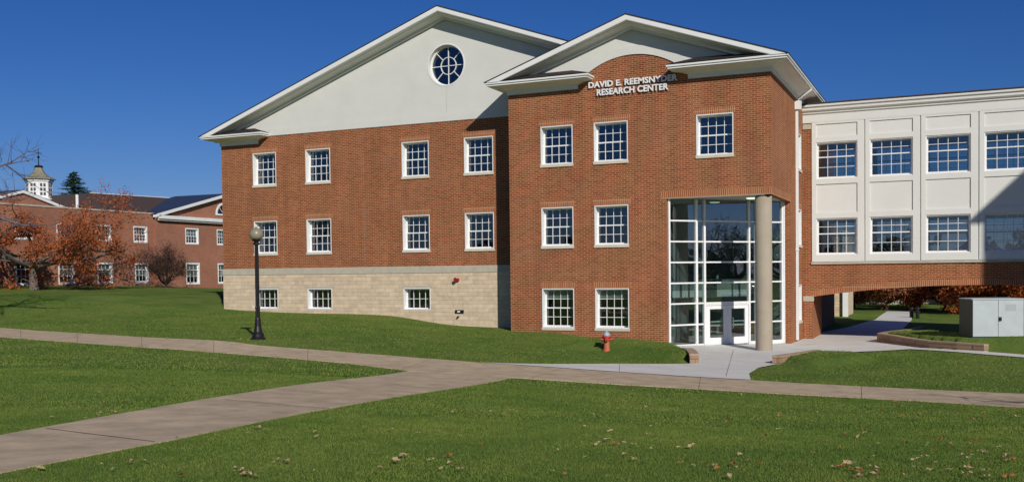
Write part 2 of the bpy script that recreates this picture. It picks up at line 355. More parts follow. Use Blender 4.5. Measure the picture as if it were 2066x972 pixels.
r1 = t.nodes.new('ShaderNodeValToRGB'); r1.color_ramp.elements[0].position = .38; r1.color_ramp.elements[1].position = .62; n1.inputs['Roughness'].default_value = .7
r1.color_ramp.elements[0].color = (.098, .170, .030, 1); r1.color_ramp.elements[1].color = (.172, .222, .050, 1); L.new(n1.outputs[0], r1.inputs[0])
mr = t.nodes.new('ShaderNodeMapRange'); mr.inputs[1].default_value = .25; mr.inputs[2].default_value = .75; mr.inputs[3].default_value = .45; mr.inputs[4].default_value = 1.45; L.new(n2.outputs[0], mr.inputs[0])
mx = t.nodes.new('ShaderNodeMix'); mx.data_type = 'RGBA'; mx.blend_type = 'MULTIPLY'; mx.inputs[0].default_value = 1
L.new(r1.outputs[0], mx.inputs[6]); L.new(mr.outputs[0], mx.inputs[7]); L.new(mx.outputs[2], b.inputs['Base Color'])
bp = t.nodes.new('ShaderNodeBump'); bp.inputs['Strength'].default_value = .9; bp.inputs['Distance'].default_value = .05; L.new(n2.outputs[0], bp.inputs['Height']); L.new(bp.outputs[0], b.inputs['Normal'])
b.inputs['Roughness'].default_value = .95; b.inputs['Specular IOR Level'].default_value = .05
xs = stops((-900, -200, 100), (-200, -70, 5), (-70, -42, 1), (-42, -21, .5), (-21, 9, .2), (9, 24, .6), (24, 100, 6), (100, 900, 100))
ys = stops((-900, -100, 100), (-100, -50, 5), (-50, -20, .5), (-20, -1, .2), (-1, 30, .5), (30, 110, 2.5), (110, 1000, 100))
tag(grid_obj('ground', xs, ys, M_grass), kind='structure')

# draped strips between two edges given as matching points
def resample(a, b, n): return [a+(b-a)*(i/n) for i in range(n+1)]
def strip(A, B, zoff, mb, mi=0, step=.5, cross=5, hf=None):
    hf = hf or height
    rows = []
    for i in range(len(A)-1):
        L_ = max((A[i+1]-A[i]).length, (B[i+1]-B[i]).length); n = max(1, int(L_/step))
        for k in range(n+(1 if i == len(A)-2 else 0)):
            f = k/n; rows.append((A[i].lerp(A[i+1], f), B[i].lerp(B[i+1], f)))
    P = np.array([[tuple(a.lerp(b_, j/cross))[:2] for j in range(cross+1)] for a, b_ in rows])
    Z = hf(P[..., 0], P[..., 1])+zoff
    n0 = len(mb.v); R_, Cn = P.shape[:2]
    for i in range(R_):
        for j in range(Cn): mb.v.append((P[i, j, 0], P[i, j, 1], Z[i, j]))
    for i in range(R_-1):
        for j in range(Cn-1):
            q = n0+i*Cn+j; mb.f.append((q, q+1, q+Cn+1, q+Cn)); mb.m.append(mi)
    # skirts so the slab has an edge
    for j in (0, Cn-1):
        for i in range(R_-1):
            a = mb.v[n0+i*Cn+j]; c = mb.v[n0+(i+1)*Cn+j]
            mb.quad(a, c, (c[0], c[1], c[2]-.2), (a[0], a[1], a[2]-.2), mi)
    return rows
G2 = lambda q: [on_base(*p) for p in q]
up_far = G2([(-60, 656), (0, 661.5), (300, 681), (520, 697), (700, 711), (900, 726.5), (968, 732), (1110, 741.5), (1250, 751.5), (1380, 760), (1515, 767.5), (1700, 778), (1900, 788), (2066, 795), (2250, 803)])
up_near = G2([(-60, 675), (0, 680), (300, 701.5), (520, 717.5), (700, 733), (828, 748), (930, 755), (1033, 762), (1250, 776), (1380, 783), (1500, 790), (1700, 801), (1900, 812), (2066, 823), (2250, 834)])
e = (up_far[0]-up_far[2]).normalized(); up_far.insert(0, up_far[0]+e*40); up_near.insert(0, up_near[0]+e*40)
mb = MB(); rows = strip(up_far, up_near, .02, mb)
acc = 0; prev = rows[0]
for r_ in rows[1:]:
    acc += (r_[0]-prev[0]).length; prev = r_
    if acc > 4.6:
        acc = 0; a, c = r_; dv = (a-c).normalized(); pv = Vector((-dv.y, dv.x))*.008
        strip([a-pv, a+pv], [c-pv, c+pv], .024, mb, 1, 1)
tag(mb.build('path', [M_conc, M_joint], recalc=False), kind='structure')
dg_up = G2([(828, 748), (600, 777), (400, 808), (200, 843), (0, 879), (-120, 901)])
dg_lo = G2([(1033, 762), (810, 799), (600, 836), (340, 890), (0, 955), (-120, 978)])
# smooth start against the upper path
mb = MB(); rows = strip(dg_up, dg_lo, .016, mb)
for q1, q2 in (((94, 866), (312, 893)), ((455, 807.5), (655, 825))):
    a, c = G2([q1, q2]); dv = (a-c).normalized(); pv = Vector((-dv.y, dv.x))*.011
    strip([a-pv, a+pv], [c-pv, c+pv], .022, mb, 1, 1)
tag(mb.build('path', [M_conc, M_joint], recalc=False), kind='structure')
# patio of new concrete: filled polygon on a fine grid
pat = [tuple(p) for p in G2([(968, 732), (1110, 741.5), (1250, 751.5), (1380, 760), (1515, 767.5), (1511, 755), (1530, 743), (1570, 735)])]
pat += [WALL_B[1], WALL_B[2]] + [tuple(p) for p in G2([(1740, 710), (1835, 705), (1888, 708), (1990, 716), (2066, 722), (2200, 734), (2200, 728), (2066, 716.5), (1996, 711)])]
pat += [WALL_C[4], WALL_C[3], WALL_C[2], WALL_C[1], WALL_C[0], (pc.x+.3, pc.y+.5)]
pat += [(-3.0, 18), (-2.8, 30), (-3.2, 46), (-5.4, 46), (-5.3, 30), (-6.3, 20), (-7.6, 13), (XR, 4.1), (-12.5, -1.6), (-13.3, -1.7)]
pat += [WALL_A[1], WALL_A[2], WALL_A[3], WALL_A[4]] + [tuple(p) for p in G2([(1380, 735), (1250, 735), (1110, 735.5), (1033, 734.5)])]
def fill_poly(poly, mb, zoff, maxlen=.7, mi=0):
    bm = bmesh.new(); vs = [bm.verts.new((x, y, 0)) for x, y in poly]
    from mathutils.geometry import tessellate_polygon
    for tr in tessellate_polygon([[Vector((x, y, 0)) for x, y in poly]]):
        try: bm.faces.new([vs[i] for i in tr])
        except ValueError: pass
    bmesh.ops.recalc_face_normals(bm, faces=bm.faces[:])
    for _ in range(9):
        es = [e_ for e_ in bm.edges if e_.calc_length() > maxlen]
        if not es: break
        bmesh.ops.subdivide_edges(bm, edges=es, cuts=1); bmesh.ops.triangulate(bm, faces=[f for f in bm.faces if len(f.verts) > 3])
    bm.verts.ensure_lookup_table(); n0 = len(mb.v)
    P = np.array([v.co[:2] for v in bm.verts]); Z = base_h(P[:, 0], P[:, 1])+zoff
    mb.v += [(P[i, 0], P[i, 1], Z[i]) for i in range(len(P))]
    for f in bm.faces: mb.f.append(tuple(n0+v.index for v in f.verts)); mb.m.append(mi)
    bm.free()
mb = MB(); fill_poly(pat, mb, .035)
for q in (((1417, 733), (1530, 745)), ((1417, 712), (1570, 721)), ((1605, 700), (1660, 690)), ((1480, 707), (1465, 760)), ((1250, 735), (1250, 751))):
    a, c = G2(q); dv = (a-c).normalized(); pv = Vector((-dv.y, dv.x))*.007
    strip([a-pv, a+pv], [c-pv, c+pv], .041, mb, 1, 1, 2, base_h)
tag(mb.build('patio', [M_conc_new, M_joint], recalc=False), kind='structure')
# far road seen under the bridge
mb = MB(); strip([Vector((-60, 100)), Vector((60, 78))], [Vector((-60, 90)), Vector((60, 68))], .05, mb, 0, 4, 3)
tag(mb.build('road', [M_asphalt], recalc=False), kind='structure')

# ------------------------------------------------------------------ wall builders
FRONT = lambda Y: (lambda u, o, z: (u, Y-o, z))
SIDE = lambda X: (lambda u, o, z: (X+o, u, z))          # faces +x, u = y
def wall(mb, fn, u0, u1, z0, z1, holes, th=.3, mi=0):
    us = sorted({u0, u1, *[h[0] for h in holes], *[h[1] for h in holes]}); zs = sorted({z0, z1, *[h[2] for h in holes], *[h[3] for h in holes]})
    us = [u for u in us if u0-1e-6 <= u <= u1+1e-6]; zs = [z for z in zs if z0-1e-6 <= z <= z1+1e-6]
    def solid(i, j):
        if i < 0 or j < 0 or i >= len(us)-1 or j >= len(zs)-1: return False
        cu, cz = (us[i]+us[i+1])/2, (zs[j]+zs[j+1])/2
        return not any(h[0] < cu < h[1] and h[2] < cz < h[3] for h in holes)
    for i in range(len(us)-1):
        for j in range(len(zs)-1):
            if not solid(i, j): continue
            a, b_, c, d = us[i], us[i+1], zs[j], zs[j+1]
            mb.quad(fn(a, 0, c), fn(b_, 0, c), fn(b_, 0, d), fn(a, 0, d), mi); mb.quad(fn(a, -th, c), fn(a, -th, d), fn(b_, -th, d), fn(b_, -th, c), mi)
            if not solid(i-1, j): mb.quad(fn(a, 0, c), fn(a, 0, d), fn(a, -th, d), fn(a, -th, c), mi)
            if not solid(i+1, j): mb.quad(fn(b_, 0, c), fn(b_, -th, c), fn(b_, -th, d), fn(b_, 0, d), mi)
            if not solid(i, j-1): mb.quad(fn(a, 0, c), fn(a, -th, c), fn(b_, -th, c), fn(b_, 0, c), mi)
            if not solid(i, j+1): mb.quad(fn(a, 0, d), fn(b_, 0, d), fn(b_, -th, d), fn(a, -th, d), mi)
PROTO = {}
def window(parent, fn_kind, plane, u0, u1, z0, z1, sill=.13, cols=4, rows=(2, 2), lintel=True, blind=0., flip=1, cas=.045, rev=.34, grille=True, split=.5, soldier=M_soldier, lit_sill=True, name='window', glass=None):
    """double-hung window in a brick opening; copies share meshes per size and kind of wall"""
    W = round(u1-u0, 2); H = round(z1-z0, 2); key = (W, H, sill, cols, rows, lintel, blind, cas, rev, grille, split, soldier.name, name, glass)
    if key not in PROTO:
        fn = lambda x, o, z: (x, -o, z)
        P = {}; m = MB(); zb = sill
        # casing at the wall face and deep white reveal
        for (a, b_, c, d) in ((0, cas, zb, H), (W-cas, W, zb, H), (cas, W-cas, H-cas, H), (cas, W-cas, zb, zb+cas)):
            m.box(a, b_, -.012, rev+.06, c, d)
        si, st = cas, .062   # sash stiles
        def sash(x0, x1, z0_, z1_, y, nr):
            m.box(x0, x0+st, y, y+.045, z0_, z1_); m.box(x1-st, x1, y, y+.045, z0_, z1_)
            m.box(x0+st, x1-st, y, y+.045, z0_, z0_+st); m.box(x0+st, x1-st, y, y+.045, z1_-st, z1_)
            if grille:
                for i in range(1, cols): xx = x0+st+(x1-x0-2*st)*i/cols; m.box(xx-.0135, xx+.0135, y+.002, y+.03, z0_+st, z1_-st)
                for j in range(1, nr): zz = z0_+st+(z1_-z0_-2*st)*j/nr; m.box(x0+st, x1-st, y+.004, y+.028, zz-.0135, zz+.0135)
        zi0, zi1 = zb+cas, H-cas; zm = zi0+(zi1-zi0)*split
        if len(rows) == 2:
            sash(si, W-si, zi0, zm+.03, rev-.03, rows[1]); sash(si, W-si, zm-.03, zi1, rev+.02, rows[0])
        else: sash(si, W-si, zi0, zi1, rev-.01, rows[0])
        P['frame'] = (m, M_white)
        g_ = MB(); g_.quad((cas, rev+.033, zi0), (W-cas, rev+.033, zi0), (W-cas, rev+.033, zi1), (cas, rev+.033, zi1)); P['glass'] = (g_, glass or M_glass)
        if sill:
            s_ = MB(); s_.box(-.03, W+.03, -.06, .2, 0, sill); P['sill'] = (s_, M_sill)
        if lintel:
            l_ = MB(); l_.box(-.1, W+.1, -.006, .1, H+.002, H+.32); P['lintel'] = (l_, soldier)
        if blind:
            b2 = MB(); b2.quad((cas, rev+.09, zi1-(zi1-zi0)*blind), (W-cas, rev+.09, zi1-(zi1-zi0)*blind), (W-cas, rev+.09, zi1), (cas, rev+.09, zi1)); P['blind'] = (b2, M_blind)
        PROTO[key] = {k: v for k, v in P.items()}
        for k, (mm, ma) in P.items():
            me = bpy.data.meshes.new(name+'_'+k); me.from_pydata(mm.v, [], mm.f); me.materials.append(ma)
            bm = bmesh.new(); bm.from_mesh(me)
            if k not in ('glass', 'blind'): bmesh.ops.recalc_face_normals(bm, faces=bm.faces)
            bm.to_mesh(me); bm.free(); PROTO[key][k] = me
    P = PROTO[key]
    if fn_kind == 'F': mw = Matrix.Translation((u0, plane, z0))
    elif fn_kind == 'B': mw = Matrix.Translation((u1, plane, z0)) @ Matrix.Rotation(math.pi, 4, 'Z')
    else: mw = Matrix.Translation((plane, u0, z0)) @ Matrix.Rotation(math.pi/2, 4, 'Z')
    w_ = bpy.data.objects.new(name, P['frame']); COL.objects.link(w_)
    w_.matrix_basis = Matrix.Translation(-root_loc(parent)) @ mw; w_.parent = parent
    for k in P:
        if k == 'frame': continue
        c = bpy.data.objects.new(k, P[k]); COL.objects.link(c); c.parent = w_
    return w_
def root_loc(p): return Vector(p.location)

# ================================================================== MAIN BUILDING
HALL = empty('brick_hall', (-24.5, 4, 1.5))
tag(HALL, 'red brick hall with two white gables, a glazed corner entrance and raised lettering', 'building')
T3, B3, T2, B2 = 12.346, 10.285, 8.262, 6.18
ML = -41.0
mcols = [(-38.61, -36.89), (-34.755, -33.03), (-28.22, -26.49), (-24.30, -22.55)]
ecols = [(-19.09, -17.36), (-16.24, -14.49)]
e3 = (-11.11, -9.36)
mwin = [(a, b_, B3, T3) for a, b_ in mcols]+[(a, b_, B2, T2) for a, b_ in mcols]
bwin = [(a, b_, 2.98, 4.2) for a, b_ in mcols[:3]]
ewin = [(a, b_, B3, T3) for a, b_ in ecols]+[(*e3, B3, T3)]+[(a, b_, B2, T2) for a, b_ in ecols]+[(a, b_, 2.06, 4.17) for a, b_ in ecols]
swin = [(6.35, 8.05, B3, T3), (6.35, 8.05, B2, T2), (6.35, 8.05, 2.06, 4.17)]
F0, FE, SE = FRONT(0), FRONT(YE), SIDE(XR)
BR = 13.325; TOPE = 14.12; OT = 8.475; OX = -12.585; OY = 4.136
m = MB()
wall(m, F0, ML, XL+.02, 5.41, BR, mwin)
wall(m, FE, XL, OX, .6, TOPE, ewin)
wall(m, FE, OX, XR, OT, TOPE, ewin)
wall(m, SE, YE+.3, OY, OT, TOPE+.3, [])
wall(m, SE, OY, YB+6, .6, TOPE+.3, swin)
wall(m, SE, YB+6, 24.5, .6, TOPE+.3, [])
m.box(ML, ML+.3, .301, 30, 5.41, 13.1)
# side faces of the entrance block and of the jambs
m.box(XL, XL+.3, YE+.3, .01, .6, TOPE); m.box(OX-.3, OX, YE+.3, -1.0, .6, OT)
m.box(-7.93, XR-.3, OY, OY+.3, .6, OT)
# brick up to the arch
cx_, R_ = (XL+XR)/2, 3.97
arc = [(cx_+R_*math.sin(a), 15.505-R_+R_*math.cos(a)) for a in np.linspace(-math.asin(3.2/R_), math.asin(3.2/R_), 25)]
m.prism([(XL+.02, TOPE)]+[(XL+.02, min(TOPE+.12, 14.2))]+[(cx_-3.2, 14.2)]+[p for p in arc if p[1] > 14.2]+[(cx_+3.2, 14.2), (XR-.02, 14.2), (XR-.02, TOPE)], 0, -.3, FE)
m.build('brick_wall', M_brick, HALL)
# soldier course over the opening
m = MB(); m.box(OX-.25, XR+.006, YE-.006, YE+.1, OT+.002, OT+.33); m.box(XR-.1, XR+.006, YE+.1, OY, OT+.002, OT+.33)
m.build('soldier_course', M_soldier, HALL)
# stone base and band
m = MB(); wall(m, FRONT(-.02), ML-.02, XL, .8, 5.04, bwin); m.box(ML-.02, ML+.28, .281, 30, .8, 5.04); m.build('stone_base', M_stone, HALL)
m = MB(); m.box(-20, -7.75, 33.6, 40, .6, 8); m.build('rear_wing', M_stone, HALL); m = MB(); m.box(-7.95, -7.55, 33.3, 33.59, .6, 8); m.build('corner_board', M_white, HALL)
m = MB(); m.box(ML-.05, XL, -.05, .2, 5.04, 5.41); m.box(ML-.05, ML+.2, .2, 30, 5.04, 5.41); m.build('stone_band', M_lime, HALL)
m = MB(); m.box(-30.625, -30.60, -.004, .1, 5.41, BR); m.build('control_joint', M_joint, HALL)
# stucco gables
def gable_poly(xl, xr, zb, ex, ez, px_, pz):
    return [(xl, zb), (xr, zb), (px_, pz)]
mpk, mpz = -25.35, 19.39           # ridge (top of fascia), overhang .9
ms = (19.39-13.47)/(41.9-25.35)
def mroof(x): return mpz-ms*abs(x-mpk)
epk, epz = cx_, 17.25; es = .345
def eroof(x): return epz-es*abs(x-epk)
bm = bmesh.new()
outer = [(ML, BR), (XL+.3, BR), (XL+.3, 14.0), (-9.7, 13.6), (mpk, mpz-.35), (ML, mroof(ML)-.35)]
ov = [bm.verts.new((x, 0, z)) for x, z in outer]; n_ = 48
CXW, CZW, RW_ = -25.33, 16.385, 1.10
iv = [bm.verts.new((CXW+RW_*math.cos(2*math.pi*k/n_), 0, CZW+RW_*math.sin(2*math.pi*k/n_))) for k in range(n_)]
ed = [bm.edges.new((ov[i], ov[(i+1) % len(ov)])) for i in range(len(ov))]+[bm.edges.new((iv[i], iv[(i+1) % n_])) for i in range(n_)]
bmesh.ops.triangle_fill(bm, edges=ed, use_beauty=True)
gm = MB(); bm.verts.ensure_lookup_table()
gm.v = [(v.co.x, -.02, v.co.z) for v in bm.verts]; gm.f = [tuple(v.index for v in f.verts) for f in bm.faces]; gm.m = [0]*len(gm.f); bm.free()
nn = len(gm.v)
for k in range(n_):
    a0, a1 = 2*math.pi*k/n_, 2*math.pi*(k+1)/n_
    q = lambda a, y: (CXW+RW_*math.cos(a), y, CZW+RW_*math.sin(a))
    gm.quad(q(a0, -.02), q(a1, -.02), q(a1, .38), q(a0, .38))
gm.box(ML+3, XL+.3, -.045, -.021, BR, BR+.42)
gm.box(ML-.02, XL+.3, -.035, .1, BR-.01, BR+.0)
gm.build('stucco_gable', M_stucco, HALL, recalc=False)
gm = MB(); gm.box(-25.335, -25.32, -.024, -.0, 13.75, 15.26); gm.build('control_joint', M_lime, HALL)
# round window
rw = MB()
def ring(mb, r0, r1, y0, y1, c=(CXW, CZW), n=48, a0=0, a1=2*math.pi):
    for k in range(n):
        t0 = a0+(a1-a0)*k/n; t1 = a0+(a1-a0)*(k+1)/n
        P = lambda r, t_, y: (c[0]+r*math.cos(t_), y, c[1]+r*math.sin(t_))
        mb.quad(P(r0, t0, y0), P(r1, t0, y0), P(r1, t1, y0), P(r0, t1, y0)); mb.quad(P(r1, t0, y0), P(r1, t0, y1), P(r1, t1, y1), P(r1, t1, y0)); mb.quad(P(r0, t0, y0), P(r0, t1, y0), P(r0, t1, y1), P(r0, t0, y1))
ring(rw, 1.095, 1.15, -.04, .0); ring(rw, 1.02, 1.099, .24, .34); ring(rw, .45, .485, .26, .32)
for k in range(8):
    a = k*math.pi/4; r0_, r1_ = (0, 1.03) if k % 2 == 0 else (.48, 1.03)
    c_, s_ = math.cos(a), math.sin(a); fnr = lambda x, y, z: (CXW+x*c_-z*s_, y, CZW+x*s_+z*c_)
    rw.box(r0_, r1_, .265, .315, -.017, .017, fn=fnr)
RWO = rw.build('round_window', M_white, HALL, recalc=False)
rg = MB(); rg.v = [(CXW+1.04*math.cos(2*math.pi*k/32), .33, CZW+1.04*math.sin(2*math.pi*k/32)) for k in range(32)]; rg.f = [tuple(range(32))]; rg.m = [0]
rg.build('glass', M_glass, RWO, recalc=False)
# entrance tympanum (stucco, with arch cut)
m = MB()
arc2 = [(x, z) for x, z in arc if z > 14.2]
R2 = R_+.03
arcs = [(cx_+R2*math.sin(a), 15.535-R2-.03+R2*math.cos(a)) for a in np.linspace(-.86, .86, 30)]
arcs = [p for p in arcs if p[1] > 14.2]
poly = [(XL+.05, 14.2)]+arcs+[(XR-.05, 14.2), (XR-.05, eroof(XR)-.3), (epk, epz-.35), (XL+.05, eroof(XL)-.3)]
m.prism(poly, .03, -.25, FE)
ring2 = [(cx_+(R2+.42)*math.sin(a), 15.535-R2-.03+(R2+.42)*math.cos(a)) for a in np.linspace(.86, -.86, 30)]
ring2 = [p for p in ring2 if p[1] > 14.6]
m.prism(arcs+ring2, .055, .0301, FE)
m.build('stucco_gable', M_stucco, HALL)

# cornices ---------------------------------------------------------------
CP_PROFILE = [(0, -.56), (.06, -.56), (.06, -.36), (.16, -.33), (.34, -.26), (.66, -.21), (.76, -.20), (.76, -.17), (.84, -.17), (.84, -.10), (.90, -.08), (.90, 0), (.30, .035), (0, .05)]
def sweep(mb, path, prof, zt, closed_ends=True, scale=1.0, mi=0):
    """path: list of (x,y) corner points on the wall line, outward to the right of travel; mitred"""
    n = len(path); nor = []
    for i in range(n-1):
        d = Vector((path[i+1][0]-path[i][0], path[i+1][1]-path[i][1])).normalized(); nor.append(Vector((d.y, -d.x)))
    base = len(mb.v); k = len(prof)
    for i in range(n):
        if i == 0: mv = nor[0]
        elif i == n-1: mv = nor[-1]
        else: mv = (nor[i-1]+nor[i])/(1+nor[i-1].dot(nor[i]))
        for o, z in prof: mb.v.append((path[i][0]+mv.x*o*scale, path[i][1]+mv.y*o*scale, zt+z))
    for i in range(n-1):
        for j in range(k):
            j2 = (j+1) % k; mb.f.append((base+i*k+j, base+(i+1)*k+j, base+(i+1)*k+j2, base+i*k+j2)); mb.m.append(mi)
    mb.f.append(tuple(base+j for j in range(k))); mb.f.append(tuple(base+(n-1)*k+j for j in reversed(range(k)))); mb.m += [mi, mi]
# travel with outward on the right
m = MB()
sweep(m, [(ML, 30), (ML, 0), (-38.2, 0), (-38.2, .35)], CP_PROFILE, 13.47); m.build('cornice', M_trim, HALL); m = MB()
sweep(m, [(XL, .9), (XL, YE), (-17.10, YE), (-17.10, YE+.3)], CP_PROFILE, 14.64); m.build('cornice', M_trim, HALL); m = MB()
sweep(m, [(-11.42, YE+.3), (-11.42, YE), (XR, YE), (XR, 24.6)], CP_PROFILE, 14.64)
m.build('cornice', M_trim, HALL)
# small hipped caps over the returns
m = MB()
def cap(mb, x0, x1, y, zt, hipl, hipr, rise=.36, run=.95):
    a, b_ = x0-.9, x1+.9
    A = [(a, y-.9, zt), (b_, y-.9, zt), (b_-1.15, y, zt+rise), (a+1.15, y, zt+rise)]
    mb.quad(*A)
    if hipr: mb.quad((b_, y-.9, zt), (b_, y, zt), (b_-1.15, y, zt+rise), (b_-1.15, y, zt+rise))
    if hipl: mb.quad((a, y-.9, zt), (a+1.15, y, zt+rise), (a+1.15, y, zt+rise), (a, y, zt))
cap(m, ML, -38.2, 0, 13.50, True, True)
m.build('return_roof', M_roof, HALL, recalc=False); m = MB()
cap(m, XL, -17.10, YE-.03, 14.67, True, True)
m.build('return_roof', M_roof, HALL, recalc=False); m = MB()
cap(m, -11.42, XR, YE-.03, 14.67, True, True)
m.build('return_roof', M_roof, HALL, recalc=False)
# raking cornices: sweep profile along slope; profile (out, dz) measured down from the roof top line
RAKE = [(.0, -.42), (.08, -.44), (.08, -.56), (.17, -.56), (.17, -.44), (.30, -.40), (.56, -.33), (.62, -.33), (.62, -.30), (.78, -.30), (.82, -.29), (.88, -.29), (.90, -.26), (.90, -.02), (0, -.02)]
def rake(mb, fn, pts, prof, mi=0):
    base = len(mb.v); k = len(prof); n = len(pts)
    for (u, z) in pts:
        for o, dz in prof: mb.v.append(fn(u, o, z+dz))
    for i in range(n-1):
        for j in range(k):
            j2 = (j+1) % k; mb.f.append((base+i*k+j, base+(i+1)*k+j, base+(i+1)*k+j2, base+i*k+j2)); mb.m.append(mi)
    mb.f.append(tuple(base+j for j in range(k))); mb.f.append(tuple(base+(n-1)*k+j for j in reversed(range(k)))); mb.m += [mi, mi]
m = MB()
rake(m, FRONT(-.02), [(ML-.30, mroof(ML-.30)), (mpk, mpz), (-8.8, mroof(-8.8))], RAKE)
rake(m, FRONT(YE-.035), [(XL-.20, eroof(XL-.20)), (epk, epz), (XR+.20, eroof(XR+.20))], RAKE)
for fn_, rf_, u_, e_, zt_ in ((FRONT(-.02), mroof, ML-.30, -1, 13.49), (FRONT(YE-.035), eroof, XL-.20, -1, 14.66), (FRONT(YE-.035), eroof, XR+.20, 1, 14.66)):
    ue = u_
    while rf_(ue)-.04 > zt_: ue += e_*.02
    m.prism([(u_, rf_(u_)-.02), (ue, rf_(ue)-.02), (ue, zt_-.02), (u_, zt_-.02)], .90, .3, fn_)
m.build('raking_cornice', M_trim, HALL)
m = MB()
for pk, pz, rf, x0, x1, y0, y1 in ((mpk, mpz, mroof, ML-.93, -8.8, -.96, 30), (epk, epz, eroof, XL-.93, XR+.92, YE-.975, 25.2)):
    for a, b_ in ((x0, pk), (pk, x1)):
        za, zb = rf(a), rf(b_)
        v = [(a, y0, za), (b_, y0, zb), (b_, y1, zb), (a, y1, za)]; m.quad(*[(x, y, z+.022) for x, y, z in v]); m.quad(*[(x, y, z-.015) for x, y, z in reversed(v)])
        for i in range(4):
            p, q = v[i], v[(i+1) % 4]; m.quad((p[0], p[1], p[2]-.015), (q[0], q[1], q[2]-.015), (q[0], q[1], q[2]+.022), (p[0], p[1], p[2]+.022))
m.build('roof', M_roof, HALL, recalc=False)
# interior shells so that the windows look into rooms
m = MB()
for z in (5.0, 9.3, 13.2):
    m.box(ML+.35, XL, .35, 7, z, z+.2); m.box(XL+.35, -13.0, YE+.35, 7, z, z+.2)
m.box(-13.0, XR-.35, YE+.35, 7.0, 9.3, 9.5); m.box(-13.0, XR-.35, YE+.35, 7.0, 13.2, 13.4)
m.box(ML+.35, -13.0, 7.0, 7.2, 1.0, 13.4); m.box(-13.2, -13.0, YE+.35, 7, 1.0, 9.3)
for x in (-31, -21.2): m.box(x, x+.15, .35, 7, 1.0, 13.2)
m.build('interior', M_inner, HALL)
m = MB()  # lobby
m.box(-12.9, XR-.35, 9.0, 9.2, 1.0, 9.3); m.box(-12.98, -9.5, 5.2, 9, 4.15, 4.5); m.box(-12.98, -12.9, -1, 9, 1.2, 9.2)
m.build('lobby_interior', M_lobbywall, HALL); m = MB(); m.box(-12.9, XR-.35, 7.05, 7.2, 9.5, 13.2); m.build('upper_partition', M_inner, HALL); m = MB(); m.box(ML+.35, XR-.31, 24.2, 24.4, .6, 13.9); m.build('rear_wall', M_inner, HALL)

m = MB(); m.quad((-12.9, -1.3, 1.31), (-7.95, 4.2, 1.31), (-7.95, 9, 1.31), (-12.9, 9, 1.31)); m.build('lobby_floor', mat('lobby_tile', (.25, .23, .2), .4), HALL, recalc=False)
m = MB(); m.box(-9.9, -8.9, 4.9, 5.5, 1.7, 1.8); m.box(-9.9, -8.9, 5.4, 5.5, 1.8, 2.3); m.box(-9.8, -9.7, 4.95, 5.4, 1.31, 1.7); m.box(-9.1, -9.0, 4.95, 5.4, 1.31, 1.7); m.build('lobby_bench', M_wood, HALL)
# soffit over the corner
m = MB(); m.v = [(OX, YE+.3, OT+.02), (XR-.3, YE+.3, OT+.02), (XR-.3, OY, OT+.02), (-8.2, 4.4, OT+.02), (-13, -1.2, OT+.02)]; m.f = [(0, 1, 2, 3, 4)]; m.m = [0]
m.box(OX, XR-.3, YE+.001, YE+.299, OT-.02, OT-.001)
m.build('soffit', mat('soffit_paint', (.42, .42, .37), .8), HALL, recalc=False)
M_lampg = emit_mat('lamp_green', (.7, 1, .65), 1.2); M_lobfill = emit_mat('lobby_fill', (.9, 1, .85), 7)
for lx, ly, lz, mm_ in ((-8.95, .6, OT+.015, M_lampg), (-11.2, 3.2, 9.28, M_lobfill), (-9.6, 6.2, 9.28, M_lobfill), (-11.4, 7.2, 4.13, M_lobfill), (-9.9, 7.2, 4.13, M_lobfill)):
    m = MB(); m.lathe([(.26, 0), (.25, -.03), (.2, -.05)], (lx, ly, lz), 20); m.build('soffit_or_fill_light', mm_, HALL)  # soffit lamp, plus unseen lobby discs added to brighten the interior
# windows
for i, (a, b_, z0, z1) in enumerate(mwin): window(HALL, 'F', 0, a, b_, z0, z1)
for a, b_, z0, z1 in bwin: window(HALL, 'F', .02-.04, a, b_, z0, z1, sill=0, rows=(2,), lintel=False, rev=.30)
for a, b_, z0, z1 in bwin:
    m = MB(); m.box(a-.05, b_+.12, -.03, .1, z1+.003, z1+.13); m.build('lintel', M_lime, HALL)
for i, (a, b_, z0, z1) in enumerate(ewin): window(HALL, 'F', YE, a, b_, z0, z1, blind=.24 if z0 < 5 else 0)
for a, b_, z0, z1 in swin: window(HALL, 'S', XR, a, b_, z0, z1)
# ------------------------------------------------ glazed entrance, set diagonally
P0 = Vector((-12.57, -1.5, 0)); P1 = Vector((-7.95, 4.03, 0)); GL = (P1-P0).length; GT = (P1-P0)/GL; GN = Vector((GT.y, -GT.x, 0))
def D_(u, o, z): q = P0+GT*u+GN*o; return (q.x, q.y, z)
def dbox(mb, u0, u1, o0, o1, z0, z1, mi=0):
    mb.box(u0, u1, o0, o1, z0, z1, mi, fn=lambda x, y, z: D_(x, y, z))
ZR = [1.33, 2.355, 3.39, 4.39, 5.40, 6.41, 7.42, 8.49]
m = MB(); dbox(m, .3, GL-.9, -1.75, -1.55, 3.60, 3.98); m.build('lobby_bulkhead', M_innerlight, HALL)
m = MB(); dbox(m, .2, GL-.8, -1.78, -1.56, 3.985, 4.42); m.build('lobby_bulkhead', M_lobbywall, HALL)
m = MB()
vs_ = [(0, .10), (1.60, .12), (2.09, .11), (4.86, .10), (5.32, .12), (7.0, .12), (GL-.07, .07)]
for u, wd in vs_: dbox(m, u, u+wd, -.09, .07, 1.20, 8.47)
for z in ZR[1:7]:
    segs = ((.10, 1.60), (1.72, 2.07), (2.20, 4.86), (4.98, 5.32), (5.44, 7.0))
    for a, b_ in segs:
        if z < 3 and a == 2.20: continue
        dbox(m, a, b_, -.08, .06, z-.036, z+.036)
for a, b_ in ((.10, 1.60), (1.72, 2.07), (4.98, 5.32), (5.44, 7.0)): dbox(m, a, b_, -.08, .06, 1.20, 1.40)
